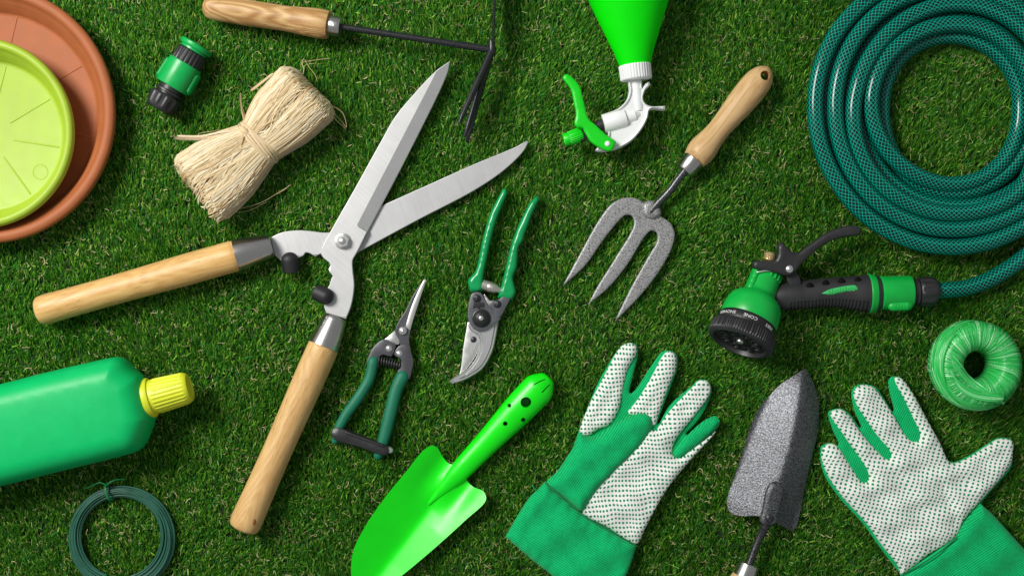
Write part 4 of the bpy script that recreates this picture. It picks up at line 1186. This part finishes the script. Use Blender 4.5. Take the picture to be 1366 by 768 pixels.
# =================================================================== DARK TROWEL
def dark_trowel():
    t = thing('hand_trowel', 'grey hammered-metal trowel face down with its wooden handle cut by the bottom edge', 'trowel', 1030, 690, None, 26)
    m_t = hammered('dark_hammered_paint', C(112, 114, 118), C(52, 52, 55), 680, .55, .36, .36, .64, .3)
    ol = [(1075.7, 491.5, 's'), (1059, 502.5), (1043, 514), (1029, 529), (1019, 540), (1010, 555), (991, 611), (972.5, 667.6), (972.2, 677), (974.4, 682.6), (979, 686.5), (990, 688), (1010, 686.5), (1022, 690), (1036, 697), (1048, 704), (1059, 709.8), (1064, 707), (1067, 700), (1081, 630), (1094, 574), (1096, 544), (1089, 514), (1080, 496)]
    r0 = np.array([1075.7, 491.5]); r1 = np.array([1020, 697.0]); ax = (r1 - r0) / np.linalg.norm(r1 - r0); nr = np.array([-ax[1], ax[0]])
    def zt(x, y, d):
        s = (x - r0[0]) * ax[0] + (y - r0[1]) * ax[1]; o = (x - r0[0]) * nr[0] + (y - r0[1]) * nr[1]
        o = o + 7 * np.sin(np.clip(s / 200, 0, 1) * math.pi)
        hw = 50 * np.tanh((s + 14) / 75)
        return 13 + .52 * np.clip(hw - np.sqrt(o * o + 16) * np.where(o < 0, 1.35, 1.0) + 4, -2, None)
    part('blade', slab(ol, zt, lambda x, y, d: zt(x, y, d) - 2, 4, (.5, 1.5)), m_t, t, 40)
    sk = [(1021, 649), (1026, 642), (1033, 640), (1040, 643), (1043, 652), (1037, 680), (1033, 696), (1022, 699), (1012, 694), (1015, 676)]
    part('socket', puff(sk, 36, 5.5, 8, 9, 2.5, 2.0), m_t, t, 60)
    part('shank', tube([P(1024, 688, 36), P(1020, 700, 32), P(1012, 718, 29), P(1004, 738, 29), P(995, 762, 30)], [8, 6, 5, 5, 5.2], seg=24), hammered('dark_shank', C(80, 80, 82), C(24, 24, 26), 700, .4, .32, .38, .66, .3), t)
    f = P(999, 750, 30); g = P(985, 786, 30)
    d = (g - f).normalized()
    part('ferrule', lathe(f, g, [(0, 6), (.3, 12.6), (1.2, 13.6), (20, 15.4), (22, 15.6)], 40), m_ferrule, t)
    a = (992.5, 767); b = (940, 902)
    pr = [(0, 13), (.5, 15.4), (4, 16.8), (14, 18.8), (26, 18.6), (45, 15.6), (75, 16.4), (110, 19), (130, 18), (142, 11), (145, 2)]
    part('handle', lathe(P(*a, 30), P(*b, 29), [(q[0], q[1]) for q in catmull(pr, 4)], 40), wood('trowel_wood', ang_of(a, b), C(222, 188, 136), C(184, 140, 88), .8, 2.2), t)
dark_trowel()

# =================================================================== GLOVES
GL = C(8, 176, 102)
GD = C(18, 138, 92)
WH = C(246, 247, 240)
def wrinkle(cx, cy, amp, seeds):
    def f(x, y, d):
        z = 0
        for (kx, ky, ph, a) in seeds: z = z + a * np.sin(kx * x + ky * y + ph)
        return amp * z * np.clip(d / 12, 0, 1)
    return f
def glove_left():
    t = thing('gardening_glove', 'green gardening glove with white dotted palm and its thumb folded across', 'glove', 800, 640, 'pair of gardening gloves', 26)
    ang = ang_of((775, 681), (849, 726))
    m_c = cloth('glove_green_cloth', GL, ang_of((760, 620), (860, 480)) + R(90), 900)
    m_cuff = cloth('cuff_green_cloth', GL, ang + R(90), 900)
    m_d = dotted('dotted_palm', R(3), WH, GD, 4.7, 6.0, .06)
    wr = wrinkle(0, 0, 1.2, [(.05, .09, 1, 1), (.11, -.06, 2, .7), (-.03, .16, 0, .5)])
    back = [(730, 644), (745, 628), (758, 608), (766, 590), (773, 570), (784, 541), (800, 505), (824, 466), (831, 459), (843.7, 456), (852.5, 461), (853, 474), (847, 500), (842, 524), (847, 520), (864, 495), (884, 468), (895, 466.5), (906, 474), (906, 490), (897, 517), (886, 545), (879, 565), (893, 541), (923, 514), (933.4, 505.5), (946, 507), (952, 518), (949.5, 532), (936, 559), (917, 580), (930, 568), (944, 558), (957, 554), (963, 564), (952, 581), (918, 619), (888, 658), (862, 706), (849, 727), (800, 702), (775, 683)]
    part('back', puff(inset(back, 1.3), 17, 5, 7, 9, 5, 2.2, wr), m_c, t, 60)
    def finger(ol, h=8, zc=21): return puff(ol, zc, h, 9, 11, 3, 2.0, wrinkle(0, 0, .7, [(.2, .15, 1, 1), (.1, -.25, 2, .8)]))
    palm = [(775, 682), (784, 660), (800, 640), (840, 600), (868, 572), (874, 574), (893, 549), (924, 516.5), (933.4, 507.5), (944, 508.5), (949, 518), (944, 532), (925, 557), (900, 590), (898, 607), (905, 611), (922, 599), (955, 575), (961, 567), (951, 582), (918, 618), (888, 656), (861, 705), (849.5, 725.5), (812, 704)]
    part('palm', puff(palm, 22, 7, 9, 15, 4, 2.2, wrinkle(0, 0, 1.6, [(.07, .11, 1, 1), (.16, -.09, 2, .6), (-.05, .23, 0, .5), (.02, -.05, 1, 1)])), m_d, t, 60)
    idx = [(774, 577), (785, 543), (805, 504), (825, 467), (832, 460), (842, 457.5), (849, 461), (850, 470), (838, 492), (832, 515), (825, 548), (814, 566), (796, 574), (788, 580), (780, 581)]
    part('finger_pad', finger(idx, 7.5), m_d, t, 60, 'white dotted index finger')
    mid = [(838, 551), (848, 537), (868, 505), (885, 474), (893, 468.5), (902, 474), (903, 489), (893, 515), (880, 550), (873, 568), (864, 562), (850, 555)]
    part('finger_pad', finger(mid, 7.5), m_d, t, 60, 'white dotted middle finger')
    lit = [(899, 608), (903, 598), (914, 583), (934, 567), (950, 558), (957, 556.5), (960.5, 561), (955, 571), (940, 585), (918, 603), (906, 610)]
    part('finger_side', finger(lit, 7, 24), m_c, t, 60, 'little finger turned to its green side')
    th = [(773, 577), (783, 583), (795, 583), (810, 572), (828, 561), (843.7, 553), (853, 550.5), (862, 550.5), (869, 555), (871, 564), (868, 574), (858, 589), (846, 604), (832, 617), (816, 633), (800, 650), (788, 666), (776, 682), (752, 664), (729, 645), (744, 628), (757, 609), (766, 594)]
    part('thumb', puff(th, 22, 15, 12, 17, 4, 2.0, wrinkle(0, 0, 1.3, [(.10, .12, 1, 1), (.2, -.12, 2, .6), (-.05, .21, .5, .6)])), m_c, t, 60)
    cuff = [(728, 642, 's'), (718, 652), (706, 664), (691, 687), (674, 716, 's'), (706, 744), (737, 768), (775, 800), (806, 824, 's'), (822, 790), (836, 767), (850, 727, 's'), (812, 706), (776, 684), (752, 664)]
    def cw(x, y, d): return 2.6 * np.sin(.06 * x + .09 * y) * np.clip(d / 20, 0, 1) + 1.2 * np.sin(.16 * x - .11 * y + 1) * np.clip(d / 20, 0, 1) + .9 * np.sin(.33 * x + .2 * y + 1) * np.clip(1 - d / 22, 0, 1)
    part('cuff', puff(cuff, 21, 13, 12, 14, 4, 2.2, cw), m_cuff, t, 60)
    part('cuff_seam', tube([P(728, 643, 30), P(752, 663.5, 36.5), P(776, 683.5, 37), P(812, 705.5, 36), P(849, 726.5, 30)], .9, seg=8), plastic('seam_thread', C(8, 112, 66), .8, .1), t)
    part('loose_thread', tube([P(716, 654, 28), P(712, 650, 30), P(710, 646, 28)], .6, seg=6), m_c, t)
glove_left()

def glove_right():
    t = thing('gardening_glove', 'open gardening glove with white dotted palm up and five spread fingers', 'glove', 1220, 660, 'pair of gardening gloves', 26)
    m_c = cloth('glove_green_cloth_second', GL, ang_of((1158, 641), (1108, 552)) + R(35), 900)
    m_cuff = cloth('cuff_green_cloth_second', GL, ang_of((1277, 716), (1203, 767)) + R(90), 900)
    m_d = dotted('dotted_palm_second', R(-13), WH, GD, 5.9, 4.9, -.05)
    wr = wrinkle(0, 0, 1.0, [(.05, .09, 1, 1), (.11, -.06, 2, .7), (-.03, .16, 0, .5)])
    back = [(1200, 764), (1176, 733), (1152, 700), (1118, 662), (1099.5, 632), (1094.8, 607), (1097, 595), (1110, 590), (1120, 594), (1112, 575), (1105.5, 553), (1107, 548), (1123, 544), (1137, 552), (1150, 570), (1141, 549), (1137, 525), (1139.5, 517), (1151, 511.5), (1170, 515), (1181, 528), (1194, 548), (1188.5, 526), (1186.5, 507), (1192, 501.5), (1204, 502.5), (1219, 520), (1238, 555), (1256, 588), (1272, 615.5), (1290, 610), (1320, 591.5), (1335, 583.5), (1354, 586.5), (1355, 607), (1353.5, 624), (1329, 653), (1311, 674), (1288, 700), (1278, 718), (1240, 742), (1205, 768)]
    part('back', puff(inset(back, 1.3), 17, 5, 7, 9, 5, 2.2, wr), m_c, t, 60)
    palm = [(1203, 766), (1200, 757), (1179, 729), (1155, 696), (1121, 658), (1103, 629), (1097, 607), (1099.5, 596.5), (1110, 592), (1119, 596.5), (1131, 614), (1142, 631), (1151, 643), (1158.5, 643), (1160, 633), (1146, 608), (1128, 583), (1112, 560), (1109, 550.5), (1122, 546), (1134, 554), (1149, 576), (1168, 598), (1184, 612), (1190, 610), (1188, 602), (1172, 582), (1157, 561), (1144, 540), (1140.5, 522), (1151, 513.5), (1166, 516.5), (1178, 530), (1194, 555), (1209, 580), (1218, 588.5), (1226, 587), (1228, 578), (1219, 557), (1208, 534), (1196, 512), (1195, 504), (1203.5, 504.5), (1218, 522), (1236.5, 556), (1255, 589.5), (1270, 617.5), (1290, 612.5), (1320, 594), (1335, 585.5), (1352, 588.5), (1352.5, 607), (1349, 621), (1327, 649), (1308, 670), (1286, 696), (1276.5, 716), (1240, 740)]
    def wp(x, y, d):
        z = 1.5 * np.sin(.08 * x + .10 * y + 1) + 1.0 * np.sin(.15 * x - .09 * y + 2) + .8 * np.sin(.24 * y + .04 * x)
        # crease at the base of the thumb
        s = (x - 1263) * .92 - (y - 660) * .38
        z = z - 3.0 * np.exp(-(s / 7.0) ** 2) * np.clip((y - 615) / 25, 0, 1)
        return z * np.clip(d / 12, 0, 1)
    part('palm', puff(palm, 20.5, 8.5, 9, 14, 3.5, 2.2, wp), m_d, t, 60)
    cuff = [(1277, 714, 's'), (1286, 698), (1297, 684), (1309, 671, 's'), (1326, 686), (1340, 701), (1368, 732), (1400, 766), (1424, 792, 's'), (1380, 822), (1330, 846), (1254, 886, 's'), (1230, 825), (1202, 766, 's'), (1240, 742)]
    def cw(x, y, d): return 2.4 * np.sin(.07 * x + .08 * y) * np.clip(d / 20, 0, 1) + 1.0 * np.sin(.14 * x - .13 * y + 1) * np.clip(d / 20, 0, 1)
    part('cuff', puff(cuff, 19, 13, 10, 14, 4, 2.2, cw), m_cuff, t, 60)
    part('cuff_seam', tube([P(1203, 766, 28), P(1240, 742, 34), P(1276, 717, 28)], .9, seg=8), plastic('seam_thread_second', C(8, 112, 66), .8, .1), t)
glove_right()

# =================================================================== TURF
def turf():
    # backing sheet
    m, nt, b = new_mat('turf_backing')
    n = nd(nt, 'ShaderNodeTexNoise', Scale=220.0, Detail=5.0); L(nt, coords(nt), n.inputs['Vector'])
    L(nt, ramp(nt, n.outputs['Fac'], [(0.35, C(18, 34, 8)), (0.7, C(46, 62, 22))]), b.inputs['Base Color']); b.inputs['Roughness'].default_value = .95
    me = bpy.data.meshes.new('ground')
    g = 3.0
    me.from_pydata([(-g, -g, 0), (g, -g, 0), (g, g, 0), (-g, g, 0)], [], [(0, 1, 2, 3)]); me.materials.append(m)
    o = bpy.data.objects.new('ground', me); col.objects.link(o); o['kind'] = 'structure'
    bvh = BVHTree.FromPolygons(BVH_V, BVH_F)
    # blades
    X0, X1, Y0, Y1 = -170, 1540, -140, 910
    N = 540000
    # tufts: blades share a stitch, so roots gather
    nt_ = N // 3
    tx = rng.uniform(X0, X1, nt_); ty = rng.uniform(Y0, Y1, nt_)
    idx = rng.integers(0, nt_, N)
    x = tx[idx] + rng.normal(0, 1.9, N); y = ty[idx] + rng.normal(0, 1.9, N)
    tl = rng.normal(0, .5, nt_)[idx]
    # slow variation of lie
    lie = .5 * np.sin(x * .013 + 1.2 * np.sin(y * .011)) + .35 * np.sin(y * .021 + x * .017 + 2) + .2 * np.sin(x * .05 - y * .043)
    az = np.pi / 2 - .16 + .34 * lie + .42 * tl + rng.normal(0, .30, N)
    wild = rng.random(N) < .07
    az = np.where(wild, rng.uniform(0, 2 * np.pi, N), az)
    hmap = 1 + .16 * np.sin(x * .03 + 2 * np.sin(y * .021)) + .12 * np.sin(y * .047 + x * .02)
    Ln = rng.uniform(8, 15.5, N) * hmap
    tilt = np.clip(rng.normal(.86, .2, N), .2, 1.3)       # from vertical
    wid = rng.uniform(.95, 1.8, N)
    bend = rng.uniform(.0, .3, N)
    # directions
    dx, dy = np.cos(az), np.sin(az)                    # y up
    X = (x - CX) * U; Yw = -(y - CY) * U
    tp1 = tilt - bend * .5; tp2 = np.clip(tilt + bend * .6, .1, 1.5)
    L1 = Ln * .55; L2 = Ln * .45
    h1 = L1 * np.cos(tp1); h2 = h1 + L2 * np.cos(tp2)
    r1 = L1 * np.sin(tp1); r2 = r1 + L2 * np.sin(tp2)
    h1 *= U; h2 *= U; r1 *= U; r2 *= U
    keep = np.ones(N, bool); scl = np.ones(N)
    up = Vector((0, 0, 1))
    rnd = rng.random(N)
    ray = bvh.ray_cast
    tipx = X + dx * r2; tipy = Yw + dy * r2
    for i in range(N):
        hit = ray(Vector((X[i], Yw[i], 0.0002)), up, 0.03)[0]
        if hit is not None:
            s = .8 * hit.z / max(h2[i], 1e-6)
            if s < 1: scl[i] = max(s, .05)
            continue
        hit = ray(Vector((tipx[i], tipy[i], 0.0002)), up, 0.03)[0]
        if hit is not None and hit.z < h2[i]:
            if rnd[i] < .5 or hit.z < .5 * h2[i]: scl[i] = .85 * hit.z / h2[i]
    h1 *= scl; h2 *= scl
    wx, wy = -dy, dx
    fa = rng.normal(0, .5, N)                           # blade face turned about its axis
    w = wid * U
    A = np.empty((N, 6, 3), np.float32)
    ca, sa = np.cos(fa), np.sin(fa)
    def put(k, px, py, pz, ww):
        A[:, k, 0] = px - wx * ww * ca; A[:, k, 1] = py - wy * ww * ca; A[:, k, 2] = np.maximum(pz - ww * sa * .6, .0001)
        A[:, k + 1, 0] = px + wx * ww * ca; A[:, k + 1, 1] = py + wy * ww * ca; A[:, k + 1, 2] = np.maximum(pz + ww * sa * .6, .0001)
    put(0, X, Yw, np.zeros(N), w * .5)
    put(2, X + dx * r1, Yw + dy * r1, h1, w * .5)
    put(4, tipx, tipy, h2, w * rng.uniform(.14, .36, N))
    c = np.empty((N, 4), np.float32); c[:, 3] = 1
    u = rng.random(N); v = rng.normal(1, .3, N)
    deep = np.array([.032, .160, .010]); mid = np.array([.085, .285, .016]); yel = np.array([.20, .41, .035]); blu = np.array([.04, .235, .04]); pal = np.array([.38, .56, .14])
    sel = np.select([u < .45, u < .74, u < .87, u < .965], [0, 1, 2, 3], 4)
    base = np.stack([deep, mid, yel, blu, pal])[sel]
    c[:, :3] = base * np.clip(v, .45, 1.6)[:, None]
    cc = np.repeat(c[:, None, :], 6, 1).copy()
    q0 = np.arange(N, dtype=np.int64)[:, None] * 6
    F = np.concatenate([q0 + np.array([0, 1, 3, 2]), q0 + np.array([2, 3, 5, 4])], 0)
    # thatch: short curled straw fibres
    K = 24000; S = 6
    kx = rng.uniform(X0, X1, K); ky = rng.uniform(Y0, Y1, K)
    dens = np.sin(kx * .06 + 2 * np.sin(ky * .05)) + np.sin(ky * .09 - kx * .03)
    ok = rng.random(K) < np.clip(.55 + .4 * dens, .08, 1); kx, ky = kx[ok], ky[ok]; K = len(kx)
    a0 = rng.uniform(0, 2 * np.pi, K); cur = rng.normal(0, .7, K); sl = rng.uniform(1.0, 2.3, K); z = rng.uniform(3.5, 9.0, K) * U
    px = (kx - CX) * U; py = -(ky - CY) * U
    T = np.empty((K, S * 2, 3), np.float32); kw = rng.uniform(.22, .45, K) * U
    for s in range(S):
        T[:, 2 * s, 0] = px - np.sin(a0) * kw; T[:, 2 * s, 1] = py + np.cos(a0) * kw; T[:, 2 * s, 2] = z
        T[:, 2 * s + 1, 0] = px + np.sin(a0) * kw; T[:, 2 * s + 1, 1] = py - np.cos(a0) * kw; T[:, 2 * s + 1, 2] = z + kw * .4
        px = px + np.cos(a0) * sl * U; py = py + np.sin(a0) * sl * U; a0 = a0 + cur + rng.normal(0, .5, K)
        z = np.clip(z + rng.normal(0, .9, K) * U, 2 * U, 10.5 * U)
    for k in range(K):
        bad = False
        zmin = 1.0
        for s in (0, S - 1, S * 2 - 1):
            hit = ray(Vector((float(T[k, s, 0]), float(T[k, s, 1]), 0.0002)), up, 0.03)[0]
            if hit is not None: zmin = min(zmin, hit.z)
        if zmin < 1: T[k, :, 2] = np.minimum(T[k, :, 2], zmin * .5)
    off = N * 6
    t0 = np.arange(K, dtype=np.int64)[:, None] * (S * 2) + off
    TF = np.concatenate([t0 + np.array([2 * s, 2 * s + 1, 2 * s + 3, 2 * s + 2]) for s in range(S - 1)], 0)
    tc = np.empty((K, 4), np.float32); tc[:, 3] = 1
    tu = rng.random(K)[:, None]
    tc[:, :3] = (np.array([.62, .56, .28]) * tu + np.array([.27, .23, .08]) * (1 - tu)) * rng.uniform(.6, 1.25, K)[:, None]
    tcc = np.repeat(tc[:, None, :], S * 2, 1)
    V = np.concatenate([A.reshape(-1, 3), T.reshape(-1, 3)]); Fa = np.concatenate([F, TF]); Cc = np.concatenate([cc.reshape(-1, 4), tcc.reshape(-1, 4)])
    me = bpy.data.meshes.new('grass')
    me.vertices.add(len(V)); me.vertices.foreach_set('co', V.ravel())
    me.loops.add(len(Fa) * 4); me.loops.foreach_set('vertex_index', Fa.ravel().astype(np.int32))
    me.polygons.add(len(Fa)); me.polygons.foreach_set('loop_start', np.arange(len(Fa), dtype=np.int32) * 4)
    try: me.polygons.foreach_set('loop_total', np.full(len(Fa), 4, np.int32))
    except Exception: pass
    me.update(calc_edges=True)
    at = me.color_attributes.new('Col', 'FLOAT_COLOR', 'POINT'); at.data.foreach_set('color', Cc.ravel().astype(np.float32))
    me.materials.append(attr_mat('turf_fibre', .42, .10, .28))
    o = bpy.data.objects.new('grass', me); col.objects.link(o)
    o['kind'] = 'stuff'; o['label'] = 'short green artificial turf with curled straw fibres'; o['category'] = 'grass'
turf()

# =================================================================== LIGHT, CAMERA
w = bpy.data.worlds.new('World'); sc.world = w; w.use_nodes = True
bg = w.node_tree.nodes['Background']; bg.inputs['Color'].default_value = (0.95, 0.98, 1.0, 1); bg.inputs['Strength'].default_value = 0.26

def softbox(name, loc, target, sx, sy, power, colr=(1, .98, .95)):
    ld = bpy.data.lights.new(name, 'AREA'); ld.shape = 'RECTANGLE'; ld.size = sx; ld.size_y = sy; ld.energy = power; ld.color = colr
    o = bpy.data.objects.new(name, ld); col.objects.link(o)
    o.location = loc
    o.rotation_euler = (Vector(target) - Vector(loc)).to_track_quat('-Z', 'Y').to_euler()
    return o
softbox('studio_softbox', (-1.42, 0.92, 1.86), (0.0, 0.0, 0), .85, .85, 70)

cam = bpy.data.cameras.new('Camera'); co = bpy.data.objects.new('Camera', cam); col.objects.link(co)
co.location = (0, 0, HC * U); co.rotation_euler = (0, 0, 0)
cam.sensor_width = 36; cam.lens = 36 * HC / 1366
cam.clip_start = 0.05; cam.clip_end = 50
sc.camera = co
sc.view_settings.view_transform = 'Standard'; sc.view_settings.look = 'None'
sc.view_settings.exposure = 0; sc.view_settings.gamma = 1
